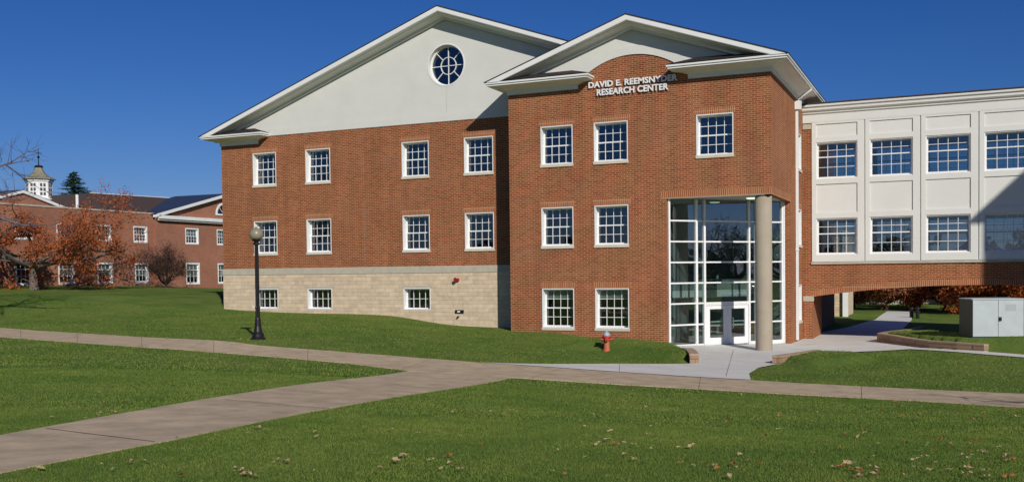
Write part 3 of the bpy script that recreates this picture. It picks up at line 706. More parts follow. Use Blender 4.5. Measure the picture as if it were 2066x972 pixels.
dbox(m, 2.20, 4.86, -.085, .065, 3.27, 3.345)
ENT = m.build('entrance_glazing', M_white, HALL)
m = MB()
for a, b_ in ((.10, 1.60), (1.72, 2.07), (4.98, 5.32), (5.44, 7.0)): m.quad(D_(a, -.02, 1.40), D_(b_, -.02, 1.40), D_(b_, -.02, 8.45), D_(a, -.02, 8.45))
m.quad(D_(2.20, -.02, 3.43), D_(4.86, -.02, 3.43), D_(4.86, -.02, 8.45), D_(2.20, -.02, 8.45))
m.build('glass', M_lobby, ENT, recalc=False)
for u0, u1, hs in ((2.22, 3.525, 3.30), (3.545, 4.84, 3.72)):
    m = MB()
    for a, b_, c, d in ((u0, u0+.22, 1.31, 3.25), (u1-.22, u1, 1.31, 3.25), (u0+.22, u1-.22, 3.08, 3.25), (u0+.22, u1-.22, 1.31, 1.66)): dbox(m, a, b_, -.04, .05, c, d)
    dr = m.build('door', M_white, HALL)
    g_ = MB(); g_.quad(D_(u0+.15, 0, 1.62), D_(u1-.15, 0, 1.62), D_(u1-.15, 0, 3.12), D_(u0+.15, 0, 3.12)); g_.build('glass', M_lobby, dr, recalc=False)
    h_ = MB(); hx = u1-.26 if u0 < 3 else u0+.26
    h_.tube([D_(hx, .06, 2.1), D_(hx, .14, 2.12), D_(hx, .14, 2.62), D_(hx, .06, 2.64)], .022, 8); dbox(h_, u0+.15, u1-.15, -.09, -.05, 2.22, 2.30); dbox(h_, u0+.15, u1-.15, -.09, -.05, 2.42, 2.48)
    h_.build('handle', M_white, dr)
# corner column
m = MB(); zc = float(base_h(-8.08, -1.2)); m.lathe([(.385, zc), (.39, zc+.02), (.385, OT-.06), (.33, OT-.05), (.33, OT+.02)], (-8.08, -1.2, 0), 40); o = m.build('column', M_col, HALL); o.data.shade_smooth()
m = MB(); m.box(OX-.9, OX-.02, YE-.03, YE, 1.0, 1.33); m.box(-12.65, XR, -1.7, -1.4, .8, 1.2); m.build('foundation', M_lime, HALL)
# downspout on the right wall
m = MB()
sy = 5.9
m.box(XR+.02, XR+.15, sy-.07, sy+.09, 1.25, 13.45); m.box(XR+.0, XR+.30, sy-.18, sy+.2, 13.42, 13.86)
m.box(XR-.01+.02, XR+.17, sy-.1, sy+.12, 6.0, 6.08)
DS = m.build('downspout', M_white, HALL)
m = MB(); m.tube([(XR+.15, sy, 13.85), (XR+.17, sy, 14.0), (XR+.80, sy+.0, 14.40), (XR+.83, sy, 14.56)], .07, 8); m.build('elbow', M_white, DS)
# raised lettering
def text_mesh(s, x0, x1, z0, z1, y):
    cu = bpy.data.curves.new('t', 'FONT'); cu.body = s; cu.extrude = .02; cu.offset = .03; cu.space_character = 1.03; cu.resolution_u = 3
    o = bpy.data.objects.new('t', cu); COL.objects.link(o); bpy.context.view_layer.update()
    me = bpy.data.meshes.new_from_object(o.evaluated_get(bpy.context.evaluated_depsgraph_get())); bpy.data.objects.remove(o)
    V = np.array([v.co[:] for v in me.vertices]); lo, hi = V.min(0), V.max(0)
    N = np.empty_like(V); N[:, 0] = x0+(V[:, 0]-lo[0])/(hi[0]-lo[0])*(x1-x0); N[:, 2] = z0+(V[:, 1]-lo[1])/(hi[1]-lo[1])*(z1-z0); N[:, 1] = y-(V[:, 2]-lo[2])/(hi[2]-lo[2])*.05
    me.vertices.foreach_set('co', N.ravel()); me.name = 'lettering'; me.materials.clear(); me.materials.append(M_white)
    q = bpy.data.objects.new('lettering', me); COL.objects.link(q); attach(q, HALL); return q
text_mesh('DAVID E. REEMSNYDER', -16.46, -11.98, 14.04, 14.345, YE-.06)
text_mesh('RESEARCH CENTER', -16.03, -12.42, 13.64, 13.96, YE-.06)
# fittings on the stone wall
m = MB(); m.box(-24.9, -24.68, -.14, -.021, 4.56, 4.72); m.tube([(-24.79, -.14, 4.64), (-24.79, -.3, 4.66)], [.07, .11], 10); m.build('fire_strobe', M_strobe, HALL)
m = MB(); m.box(-24.92, -24.42, -.1, -.021, 2.82, 2.99); m.box(-24.78, -24.62, -.12, -.101, 2.86, 2.94, 1); m.build('wall_vent', [M_black, M_white], HALL)
m = MB(); m.tube([(-24.75, -.02, 2.62), (-24.75, -.16, 2.6)], .05, 8); m.build('hose_tap', M_black, HALL)

# ================================================================== ENCLOSED BRIDGE
BRG = empty('enclosed_bridge', (1.2, YB+2, 1.2)); tag(BRG, 'enclosed white panelled footbridge with two rows of windows over a shallow brick arch', 'bridge')
FB = FRONT(YB); BX0, BP, NB = -7.17, 2.79, 6; BX1 = BX0+BP*NB; BD = 4.2
holes = []; YB = 8.65
for i in range(NB):
    x = BX0+BP*i
    for z0, z1 in ((5.78, 7.79), (9.95, 11.96)): holes.append((x+.26, x+2.42, z0, z1))
m = MB(); wall(m, FRONT(YB), BX0, BX1, 5.38, 13.10, holes, .22)
back = lambda u, o, z: (u, YB+BD+o, z)
m_back = MB(); wall(m_back, back, BX0, BX1, 5.38, 13.10, holes, .22)
# raised frames round the recessed panels
for i in range(NB):
    x = BX0+BP*i; a, b_ = x+.035, x+BP-.035; o0, o1 = YB-.06, YB-.002
    for (c, d) in ((a, x+.26), (x+2.42, b_)): m.box(c, d, o0, o1, 5.40, 13.05)
    for (c, d) in ((5.40, 5.78), (7.79, 8.09), (9.66, 9.95), (11.96, 12.25), (12.95, 13.05)): m.box(x+.26, x+2.42, o0, o1, c, d)
m.build('panel_wall', M_panel, BRG); m_back.build('panel_wall', M_panel, BRG)
m = MB(); prof = [(0, 13.05), (.07, 13.05), (.07, 13.10), (.075, 13.10), (.075, 13.50), (.16, 13.55), (.16, 13.62), (.24, 13.66), (.30, 13.72), (.30, 13.84), (.40, 13.90), (.40, 14.0), (0, 14.06)]
m.v = [(x, YB-o, z) for x in (-7.62, BX1) for o, z in prof]; k = len(prof); m.f = [tuple(range(k)), tuple(range(2*k-1, k-1, -1))]+[(j, (j+1) % k, k+(j+1) % k, k+j) for j in range(k)]; m.m = [0]*len(m.f)
m.build('cornice', M_panel, BRG)
m = MB(); m.box(-7.62, BX1, YB-.39, YB+BD+.3, 14.04, 14.10); m.build('roof', M_metalroof, BRG)
m = MB(); m.box(BX0-.02, BX1, YB-.09, YB+.1, 5.26, 5.38); m.build('sill_band', M_lime, BRG)
m = MB(); m.box(BX0, BX1, YB+.25, YB+BD-.25, 5.0, 5.25); m.box(BX0, BX1, YB+.25, YB+BD-.25, 9.1, 9.3); m.box(BX0, BX1, YB+.25, YB+BD-.25, 13.1, 13.2); m.build('floor_slab', M_inner, BRG)
m = MB()
acx = (BX0+BX1)/2; hs = acx-(-7.11)-.02; rise = .60; AR = (hs*hs+rise*rise)/(2*rise)
arcp = [(acx+AR*math.sin(a), 4.08-AR+AR*math.cos(a)) for a in np.linspace(-math.asin(hs/AR), math.asin(hs/AR), 41)]
for yo, dd in ((0, -.4), (-(BD-.4), -.4)):
    m.prism([(XR+.01, 5.26), (XR+.01, 3.48)]+arcp+[(BX1+.1, 3.48), (BX1+.1, 5.26)], yo, yo+dd, FB)
m.prism([(XR+.01, 4.6), (XR+.01, 3.48)]+[(x, z+.003) for x, z in arcp]+[(BX1+.1, 3.48), (BX1+.1, 4.6)], -.4, -(BD-.4), FB)
m.box(XR+.01, BX0-.0, YB-.0, YB+.4, 5.26, 12.72)
for xa, xb in ((XR+.01, -7.13), (BX1-.1, BX1+.3)): m.box(xa, xb, YB+.01, YB+BD-.01, .7, 3.48)
m.box(XR+.02, -7.12, YB-.10, YB+.0, .7, 3.22)
m.build('brick_wall', M_brick, BRG)
arcs_ = arcp; m = MB(); up = [(x+.0, z+.32) for x, z in reversed(arcp)]; m.prism(arcp+up, .008, -.05, FB); m.build('arch_course', M_soldier, BRG)
m = MB(); m.box(XR+.02, -7.05, YB-.13, YB+.02, 3.22, 3.50); m.build('stone_block', M_lime, BRG); m = MB(); m.box(XR+.02, BX0, YB-.06, YB+.3, 12.72, 13.0); m.build('stone_block', M_lime, BRG)
for i in range(NB):
    x = BX0+BP*i
    for z0, z1 in ((5.78, 7.79), (9.95, 11.96)):
        window(BRG, 'F', YB, x+.26, x+2.42, z0, z1, sill=0, lintel=False, cas=.05, rev=.15, split=.60 if z0 > 9 else .58)
        window(BRG, 'B', YB+BD, x+.26, x+2.42, z0, z1, sill=0, lintel=False, cas=.05, rev=.15, split=.60 if z0 > 9 else .58)

# ================================================================== EAST HALL (out of frame, throws the shadow on the bridge)
EH = empty('east_hall', (27, -8, 1.2)); tag(EH, 'tall red brick hall outside the picture at right, throwing the shadow on the bridge', 'building')
exl, exr, ey, ez_ = 20.0, 33.0, -11.5, 22.0
eh = [(exl+1.8+i*3.2, exl+3.5+i*3.2, z, z+2.0) for i in range(3) for z in (2.2, 6.4, 10.6, 14.8)]
m = MB(); wall(m, FRONT(ey), exl, exr, .6, ez_, eh); m.box(exl, exl+.3, ey+.301, -4, .6, ez_); m.box(exr-.3, exr, ey+.301, -4, .6, ez_); m.box(exl+.301, exr-.301, -4.3, -4, .6, ez_)
m.build('brick_wall', M_brick, EH)
m = MB(); c_ = (exl+exr)/2
m.v = [(exl-.45, ey-.45, ez_), (exr+.45, ey-.45, ez_), (exr+.45, -3.5, ez_), (exl-.45, -3.5, ez_), (c_-2, -7.7, ez_+5.5), (c_+2, -7.7, ez_+5.5)]
m.f = [(0, 1, 5, 4), (1, 2, 5), (2, 3, 4, 5), (3, 0, 4), (3, 2, 1, 0)]; m.m = [0]*5; m.build('roof', M_roof, EH)
for q in eh: window(EH, 'F', ey, *q)

# ================================================================== LOW BRICK BUILDING ON THE LEFT
LB = empty('low_brick_building', (-75, 18, 4.2)); tag(LB, 'low two storey brick building with dark roofs and a gabled wing behind the orange tree', 'building')
LX = -68.; GX = LX+.25
u1 = [(7.1, 8.75, 8.10, 9.50), (11.1, 12.75, 8.10, 9.55), (15.2, 16.95, 8.12, 9.58), (19.5, 21.2, 8.12, 9.62), (2.9, 4.6, 8.1, 9.5)]
g1 = [(7.1, 8.75, 4.42, 6.36), (11.2, 12.85, 4.42, 6.33), (15.3, 17.0, 4.42, 6.28), (19.6, 21.25, 4.42, 6.26), (2.9, 4.6, 4.42, 6.36)]
u2 = [(25.85, 27.7, 8.10, 9.68), (30.3, 32.1, 8.10, 9.70)]; g2 = [(25.85, 27.75, 4.2, 6.3), (30.35, 32.1, 4.2, 6.28)]
m = MB(); wall(m, SIDE(LX), -25, 22.2, 3.0, 10.80, u1+g1, .3); wall(m, SIDE(GX), 22.2, 40.4, 3.0, 10.35, u2+g2, .3)
m.prism([(22.2, 10.35), (40.4, 10.35), (31.3, 13.0)], 0, -.3, SIDE(GX)); m.box(GX-.3, GX, 22.0, 22.2, 3.0, 10.35)
m.box(-95, LX-.3, 40, 40.3, 3, 10.8); m.box(LX-12, LX-.3, 21.9, 22.0, 8, 10.4)
m.build('brick_wall', M_brick_old, LB)
m = MB(); m.box(LX-.35, LX+.06, -25, 22.2, 10.80, 10.93); m.build('parapet_coping', M_lime, LB)
m = MB(); m.box(GX, GX+.5, 22.0, 40.6, 10.40, 10.72); m.box(GX, GX+.35, 22.1, 40.5, 10.25, 10.40)
def bar(mb, p, q, w_, h_, x0, x1):
    mb.v += [(x, *r) for x in (x0, x1) for r in ((p[0], p[1]), (q[0], q[1]), (q[0], q[1]+h_), (p[0], p[1]+h_))]
    n = len(mb.v)-8
    for f in ((0, 1, 2, 3), (7, 6, 5, 4), (0, 4, 5, 1), (2, 6, 7, 3), (0, 3, 7, 4), (1, 5, 6, 2)): mb.f.append(tuple(n+i for i in f)); mb.m.append(0)
bar(m, (21.7, 10.52), (31.3, 13.0), 0, .30, GX, GX+.5); bar(m, (31.3, 13.0), (40.9, 10.52), 0, .30, GX, GX+.5)
m.build('cornice', M_trim, LB)
m = MB(); m.quad((GX+.5, 21.6, 10.80), (GX+.5, 31.3, 13.34), (LX-6, 31.3, 13.34), (LX-6, 21.6, 10.80)); m.quad((GX+.5, 31.3, 13.34), (GX+.5, 41, 10.8), (LX-6, 41, 10.8), (LX-6, 31.3, 13.34)); m.build('gable_roof', M_skyroof, LB, recalc=False)
RX = LX-6.2
m = MB(); m.quad((LX-.5, 17.0, 10.7), (LX-.5, 31.2, 10.7), (RX, 31.2, 13.12), (RX, 20.4, 12.92)); m.quad((LX-.5, 17.0, 10.7), (RX, 20.4, 12.92), (RX-5, 20.4, 12.92), (RX-8, 16.0, 10.7)); m.build('hipped_roof', M_metalroof, LB, recalc=False)
m = MB(); bar(m, (20.4, 12.93), (31.2, 13.13), 0, .06, RX-.05, RX+.06); m.build('ridge_cap', M_trim, LB)
# small cross gable behind the parapet
SX = LX-6
m = MB(); bar(m, (7.0, 10.85), (12.7, 12.40), 0, .26, SX, SX+.3); bar(m, (12.7, 12.40), (18.4, 10.85), 0, .26, SX, SX+.3); m.build('cornice', M_trim, LB)
m = MB(); m.prism([(7.3, 10.3), (18.1, 10.3), (18.1, 10.9), (12.7, 12.39), (7.3, 10.9)], 0, -.3, SIDE(SX+.1)); m.build('gable_wall', M_brick_old, LB)
m = MB(); m.quad((SX+.35, 6.6, 11.00), (SX+.35, 12.7, 12.68), (SX-5, 12.7, 12.68), (SX-5, 6.6, 11.00)); m.quad((SX+.35, 12.7, 12.68), (SX+.35, 18.8, 11.0), (SX-5, 18.8, 11.0), (SX-5, 12.7, 12.68))
m.quad((SX-2, -20, 10.3), (SX-2, 7.3, 10.3), (SX-9, 7.3, 12.3), (SX-9, -20, 12.3)); m.build('gable_roof', M_skyroof, LB, recalc=False)
m = MB(); m.tube([(-72, 16.9, 10.8), (-72, 16.9, 12.45)], .13, 8); m.build('vent_pipe', M_trim, LB)
# lunette
m = MB()
def lun(mb, r0, r1, x0, x1, n=18):
    c = (31.35, 11.25)
    for k in range(n):
        a0, a1 = math.pi*k/n, math.pi*(k+1)/n; P = lambda r, a, x: (x, c[0]+r*math.cos(a), c[1]+r*math.sin(a))
        mb.quad(P(r0, a0, x1), P(r1, a0, x1), P(r1, a1, x1), P(r0, a1, x1)); mb.quad(P(r1, a0, x0), P(r1, a1, x0), P(r1, a1, x1), P(r1, a0, x1))
lun(m, .95, 1.15, GX, GX+.08); m.box(GX, GX+.1, 30.2, 32.5, 11.12, 11.27)
for a in (45, 90, 135): c_, s_ = math.cos(math.radians(a)), math.sin(math.radians(a)); m.tube([(GX+.05, 31.35, 11.25), (GX+.05, 31.35+.95*c_, 11.25+.95*s_)], .03, 4)
LW = m.build('round_top_window', M_white, LB, recalc=False)
m = MB(); m.v = [(GX+.02, 31.35+.97*math.cos(math.pi*k/16), 11.25+.97*math.sin(math.pi*k/16)) for k in range(17)]; m.f = [tuple(range(17))]; m.m = [0]; m.build('glass', mat('dark_pane', (.01, .015, .03), .05, .8), LW, recalc=False)
for i, q in enumerate(u1+u2):
    X_ = LX if q in u1 else GX; window(LB, 'S', X_, *q, sill=0, lintel=False, cas=.12, rev=.14, split=.5, blind=.45 if q in u2 else 0)
for q in g1+g2:
    X_ = LX if q in g1 else GX; window(LB, 'S', X_, *q, sill=0, lintel=False, cas=.14, rev=.14, split=.70, rows=(1, 2), cols=3, blind=0 if q == g1[0] else .66)
m = MB(); m.box(LX+.02, LX+.3, 31.9, 32.5, 6.9, 7.5); m.build('louvre', M_black, LB)
m = MB()
for y0, y1 in ((5, 22), (23, 39)): m.box(LX-6, LX-5.8, y0, y1, 3.5, 10.3)
m.box(LX-6, LX-.35, -20, 22, 7.0, 7.2); m.box(LX-6, LX-.35, 22.3, 40, 7.0, 7.2); m.box(LX-6, LX-.35, -20, 22, 10.5, 10.6); m.build('interior', M_inner, LB)
# cupola on the building
CU = empty('cupola', (-80, 19.65, 12.0)); tag(CU, 'white eight sided cupola with patina roof and weather vane on the low building', 'cupola')
m = MB(); c = (-80, 19.65, 0)
m.box(-81.6, -78.4, 18.2, 21.1, 10.6, 12.55)
m.build('base', M_trim, CU)
m = MB(); m.lathe([(1.32, 12.3), (1.32, 12.62), (1.18, 12.66), (1.18, 14.15), (1.30, 14.2), (1.32, 14.42), (1.1, 14.45)], c, 8); m.build('lantern', M_white, CU)
for k in range(8):
    a = 2*math.pi*(k+.5)/8; R8 = 1.18*math.cos(math.pi/8)
    m = MB()
    for jz in range(3):
        for s_ in (-.24, .06):
            z0 = 12.85+jz*.42
            fn = lambda x, y, z, a=a, R8=R8: (c[0]+(R8+x)*math.cos(a)-y*math.sin(a), c[1]+(R8+x)*math.sin(a)+y*math.cos(a), z)
            m.box(-.02, .015, s_-.03, s_+.18, z0, z0+.3, fn=fn)
    m.build('window', mat('cupola_pane', (.10, .09, .09), .2, .5) if k == 0 else bpy.data.materials['cupola_pane'], CU)
m = MB(); m.lathe([(1.52, 14.40), (1.50, 14.48), (1.0, 14.70), (.62, 15.0), (.42, 15.3), (.34, 15.55), (.30, 15.62)], c, 8); m.build('roof', M_copper, CU)
m = MB(); m.tube([(-80, 19.65, 15.6), (-80, 19.65, 17.4)], [.06, .02], 6); m.lathe([(.05, 16.45), (.13, 16.52), (.13, 16.6), (.05, 16.68)], c, 8); m.tube([(-80, 19.35, 16.95), (-80, 20.05, 16.95)], .03, 5); m.lathe([(.38, 15.56), (.40, 15.62), (.32, 15.76), (.1, 15.8)], c, 8); m.build('weather_vane', M_black, CU)

# ================================================================== GARDEN WALLS
def garden_wall(name, pts, th, top, label, group=None, dig=.35):
    P = [Vector(p) for p in pts]
    Q = []
    for i in range(len(P)-1):
        n = max(1, int((P[i+1]-P[i]).length/.25))
        for k in range(n): Q.append(P[i].lerp(P[i+1], k/n))
    Q.append(P[-1])
    m1, m2 = MB(), MB(); k = len(Q)
    def off(i, s): d = (Q[min(i+1, k-1)]-Q[max(i-1, 0)]).normalized(); n = Vector((d.y, -d.x)); return Q[i]+n*s
    zt = [top(i/(k-1), Q[i]) for i in range(k)]
    for i in range(k-1):
        for mb_, s0, s1, za, zb in ((m1, -th/2, th/2, None, -.07), (m2, -th/2-.015, th/2+.015, -.07, 0)):
            a, b_, c, d = off(i, s0), off(i+1, s0), off(i+1, s1), off(i, s1)
            lo = [(zt[i]-.8) if za is None else zt[i]+za, (zt[i+1]-.8) if za is None else zt[i+1]+za]; hi = [zt[i]+zb, zt[i+1]+zb]
            A, B_, C_, D2 = (*a, lo[0]), (*b_, lo[1]), (*c, lo[1]), (*d, lo[0]); A2, B2_, C2, D22 = (*a, hi[0]), (*b_, hi[1]), (*c, hi[1]), (*d, hi[0])
            mb_.quad(A2, D22, C2, B2_); mb_.quad(A, A2, B2_, B_); mb_.quad(D2, C_, C2, D22); mb_.quad(A, B_, C_, D2)
            if i == 0: mb_.quad(A, D2, D22, A2)
            if i == k-2: mb_.quad(B_, B2_, C2, C_)
    e = empty(name, (*P[len(P)//2], float(base_h(*P[len(P)//2])))); tag(e, label, 'wall', group)
    m1.build('wall_face', M_wallstone, e, recalc=False); m2.build('coping', M_wallcap, e, recalc=False)
gA = float(base_h(*WALL_A[-1]))
garden_wall('garden_wall', WALL_A, .34, lambda f, q: float(base_h(q.x, q.y))+.06+.34*min(1, f*1.6), 'short curved brown garden wall holding the lawn left of the entrance patio')
garden_wall('garden_wall', WALL_B, .30, lambda f, q: float(base_h(q.x, q.y))+.34-.10*f, 'short brown garden wall at the right edge of the patio, in front of the column')
garden_wall('garden_wall', [(pc.x, pc.y+.4)]+WALL_C, .32, lambda f, q: float(base_h(q.x, q.y))+.52-.30*max(0, f-.35), 'long curved brown garden wall below the grey utility cabinet')

# ================================================================== STREET LAMP
lp = on_ground(521, 684); LH = (684-458)/1978.7*((lp-EYE).dot(FW))
LP = empty('street_lamp', lp); tag(LP, 'black cast iron street lamp with a tan globe on the lawn before the stone base', 'street lamp')
z = lp.z; c = (lp.x, lp.y, z)
m = MB(); m.lathe([(.30, -.1), (.30, .05), (.24, .10), (.23, .22), (.17, .30), (.13, .52), (.11, .80), (.10, .85)], c, 16); m.build('base', M_black, LP)
m = MB(); m.lathe([(.095, .84), (.09, 1.2), (.10, 1.22), (.10, 1.27), (.088, 1.3), (.075, LH-.72)], c, 24, flute=.12); m.build('pole', M_black, LP)
m = MB(); m.lathe([(.075, LH-.72), (.14, LH-.69), (.14, LH-.65), (.09, LH-.62), (.10, LH-.58), (.17, LH-.53), (.18, LH-.49)], c, 20); m.build('collar', M_black, LP)
M_globe = mat('globe_plastic', (.34, .30, .21), .35, .5); M_globe.node_tree.nodes['Principled BSDF'].inputs['Transmission Weight'].default_value = .25
m = MB(); m.lathe([(.15, LH-.50), (.235, LH-.44), (.275, LH-.35), (.28, LH-.27), (.26, LH-.19), (.20, LH-.11), (.12, LH-.06), (.06, LH-.04), (.05, LH)], c, 24); o = m.build('globe', M_globe, LP); o.data.shade_smooth()
m = MB(); m.box(lp.x-.15, lp.x-.09, lp.y-.13, lp.y-.07, z+1.25, z+1.32); m.build('outlet_box', M_white, LP)

# ================================================================== FIRE HYDRANT
hp = on_ground(1224, 706); HS = 40/1978.7*((hp-EYE).dot(FW))/.80
HY = empty('fire_hydrant', hp); tag(HY, 'red fire hydrant with a silver bonnet on the grass by the entrance', 'fire hydrant')
c = (hp.x, hp.y, hp.z); S_ = lambda pr: [(r*HS, zz*HS) for r, zz in pr]
m = MB(); m.lathe(S_([(.17, -.05), (.17, .03), (.12, .04), (.115, .36), (.125, .37)]), c, 20); m.build('barrel', M_redfade, HY, smooth=False)
m = MB(); m.lathe(S_([(.125, .36), (.15, .38), (.15, .50), (.19, .51), (.19, .56), (.14, .565)]), c, 20)
for a in (0, math.pi, -math.pi/2):
    dx, dy = math.cos(a+.42), math.sin(a+.42); r0, l0 = (.065, .23) if a != -math.pi/2 else (.085, .22)
    m.tube([(c[0]+dx*.1*HS, c[1]+dy*.1*HS, c[2]+.44*HS), (c[0]+dx*l0*HS, c[1]+dy*l0*HS, c[2]+.44*HS)], [r0*HS, r0*HS], 12)
    m.tube([(c[0]+dx*l0*HS, c[1]+dy*l0*HS, c[2]+.44*HS), (c[0]+dx*(l0+.05)*HS, c[1]+dy*(l0+.05)*HS, c[2]+.44*HS)], [.04*HS, .035*HS], 6)
m.build('nozzles', M_red, HY)
m = MB(); m.lathe(S_([(.15, .565), (.148, .62), (.12, .69), (.08, .73), (.04, .75), (.035, .80)]), c, 20); o = m.build('bonnet', M_silver, HY); o.data.shade_smooth()

# ================================================================== UTILITY CABINET
tp = on_ground(2013, 679); tdep = (tp-EYE).dot(FW); TWd = 99/1978.7*tdep; TH = 77/1978.7*tdep
ang = math.radians(19)
TC = empty('utility_cabinet', tp, ang); tag(TC, 'pale grey double door utility cabinet on the lawn in front of the bridge', 'cabinet')
def tfn(x, y, z): return (tp.x+x*math.cos(ang)-y*math.sin(ang), tp.y+x*math.sin(ang)+y*math.cos(ang), tp.z+z)
m = MB(); m.box(-TWd/2, TWd/2, 0, 1.6, -.3, TH-.05, fn=tfn); m.build('body', M_cabdark, TC)
m = MB(); m.box(-TWd/2-.03, TWd/2+.03, -.09, 1.65, TH-.05, TH, fn=tfn); m.build('lid', M_cab, TC)
for s_ in (0, 1):
    a = -TWd/2+.01+s_*(TWd/2); m = MB(); m.box(a, a+TWd/2-.02, -.06, -.002, .02, TH-.055, fn=tfn)
    d_ = m.build('door', M_cab, TC)
    if s_ == 1:
        m = MB(); m.box(a+.02, a+.12, -.11, -.061, TH*.42, TH*.52, fn=tfn); m.build('latch', M_black, d_)
        m = MB(); m.box(a+.3, a+.75, -.066, -.061, TH*.68, TH*.85, fn=tfn); m.build('plate', mat('plate_grey', (.38, .41, .42), .5), d_)

# ================================================================== BOLLARDS under the bridge
for i, (px, py) in enumerate(((1839, 641), (1851, 642))):
    q = on_base(px, py); zz = float(base_h(q.x, q.y)); m = MB()
    m.lathe([(.17, -.1), (.17, .02), (.14, .04), (.14, .5), (.17, .52), (.17, .58), (.12, .61), (.12, .70), (.16, .72), (.15, .80), (.05, .84)], (0, 0, 0), 14)
    o = m.build('bollard', M_black); o.location = (q.x, q.y, zz)
    tag(o, ('left' if i == 0 else 'right')+' one of the two dark bollards beyond the bridge', 'bollard', 'bollards beyond the bridge')

# ================================================================== TREES
def unit(rng):
    while True:
        v = Vector((rng.uniform(-1, 1), rng.uniform(-1, 1), rng.uniform(-1, 1)))
        if .05 < v.length < 1: return v.normalized()
def grow(seed, base, trunk_h, r0, n_limbs, limb_len, levels, flat=.35, kids=(3, 4), shrink=.62, lean=(0, 0), upcurve=.15):
    rng = random.Random(seed); segs = []; tips = []
    top = base+Vector((lean[0], lean[1], trunk_h)); pts = [base+Vector((0, 0, -.3)), base.lerp(top, .5)+Vector((rng.uniform(-.1, .1), rng.uniform(-.1, .1), 0)), top]
    segs.append((pts, [r0*1.35, r0, r0*.85], 9))
    def branch(p, d, L_, r, lv):
        pts = [p]; q = p.copy(); dd = d.copy(); n = 4 if lv < 2 else 3
        for i in range(n):
            dd = (dd+unit(rng)*.22+Vector((0, 0, upcurve if lv < 2 else .05))).normalized(); q = q+dd*(L_/n); pts.append(q.copy())
        rad = [r*(1-.65*i/n) for i in range(n+1)]
        segs.append((pts, rad, 6 if lv < 1 else 4 if lv < 3 else 3))
        if lv >= levels: tips.append((pts[-1], dd)); tips.append((pts[-2], dd)); return
        k = rng.randint(*kids)
        for j in range(k):
            f = rng.uniform(.35, 1) if j else 1.; idx = f*n; i0 = min(int(idx), n-1); s = pts[i0].lerp(pts[i0+1], idx-i0)
            nd = (dd*rng.uniform(.5, .9)+unit(rng)*.75); nd.z *= (1-flat*.5); nd.normalize()
            branch(s, nd, L_*shrink*rng.uniform(.75, 1.15), max(r*.5, .008), lv+1)
        tips.append((pts[-1], dd))
    for i in range(n_limbs):
        a = 2*math.pi*i/n_limbs+rng.uniform(-.4, .4); el = rng.uniform(.25, .8)*(1-flat)+.12
        d = Vector((math.cos(a), math.sin(a), el)).normalized(); s = pts[1].lerp(top, rng.uniform(.5, 1))
        branch(s, d, limb_len*rng.uniform(.8, 1.15), r0*.55, 0)
    branch(top, Vector((rng.uniform(-.3, .3), rng.uniform(-.3, .3), 1)).normalized(), limb_len*(.8*(1-flat*.5) if flat < .4 else .42), r0*.6, 0)
    return segs, tips
def leaves_mesh(tips, rng, per, spread, size, droop=.3):
    V = []; F = []
    for p, d in tips:
        for _ in range(per):
            c = p+unit(rng)*spread*rng.random()**.5; c.z -= rng.random()*spread*droop
            a = unit(rng); b_ = a.cross(unit(rng)).normalized(); s = size*rng.uniform(.6, 1.3)
            n = len(V); V += [tuple(c-a*s), tuple(c+b_*s*.55), tuple(c+a*s), tuple(c-b_*s*.55)]; F.append((n, n+1, n+2, n+3))
    return V, F
def make_tree(name, label, base, seed, trunk_h, r0, n_limbs, limb_len, levels, bark, leafm=None, per=10, spread=.5, size=.09, group=None, cat='tree', keep=1., **kw):
    e = empty(name, base); tag(e, label, cat, group)
    segs, tips = grow(seed, Vector(base), trunk_h, r0, n_limbs, limb_len, levels, **kw)
    m = MB(); m.tube(*segs[0][:2], n=segs[0][2]); m.build('trunk', bark, e, smooth=True, recalc=False)
    m = MB()
    for p, r, n in segs[1:]: m.tube(p, r, n=n, cap=False)
    m.build('branches', bark, e, smooth=True, recalc=False)
    if leafm:
        rng = random.Random(seed+5); tips = [t_ for t_ in tips if rng.random() < keep]
        V, F = leaves_mesh(tips, rng, per, spread, size)
        me = bpy.data.meshes.new('crown'); me.from_pydata(V, [], F); me.materials.append(leafm); o = bpy.data.objects.new('crown', me); COL.objects.link(o); attach(o, e)
    return e
ot = on_ground(72, 584)
make_tree('orange_tree', 'spreading autumn tree with orange leaves and bare grey limbs before the low building', ot, 4, 2.1, .34, 10, 5.0, 3, M_bark, M_orange, per=27, spread=.65, size=.085, keep=.92, flat=.66, upcurve=.05, kids=(3, 4), shrink=.62)
sp_ = on_ground(335, 580)
make_tree('bare_shrub', 'leafless rounded brown shrub between two windows of the low building', sp_, 9, .25, .11, 12, 1.85, 3, M_bark_dark, leafm=leaf_mat('shrub_leaves', [(.06, .035, .03), (.12, .06, .05), (.09, .05, .035)]), per=5, spread=.3, size=.05, cat='shrub', flat=.15, upcurve=.2, kids=(3, 5), shrink=.7)
bt = at_depth(-165, 600, 48); bt.z = hz(bt.x, bt.y)
make_tree('bare_tree', 'tall bare tree whose twigs reach in at the left edge over the cupola', bt, 21, 6.2, .30, 6, 3.3, 4, M_bark_grey, flat=.1, upcurve=.12, kids=(3, 4), shrink=.68)
# bare tree outside the frame at right throwing twig shadows on the path
sh = on_base(2015, 797); k_ = 8.5
bt2 = Vector((sh.x+SUN.x*k_/SUN.z*.72, sh.y+SUN.y*k_/SUN.z*.72, 0)); bt2.z = hz(bt2.x, bt2.y)
make_tree('bare_tree', 'bare tree outside the picture at right that throws twig shadows on the path', bt2, 33, 2.6, .2, 5, 2.1, 3, M_bark_grey, flat=.1, kids=(2, 3), upcurve=.12)
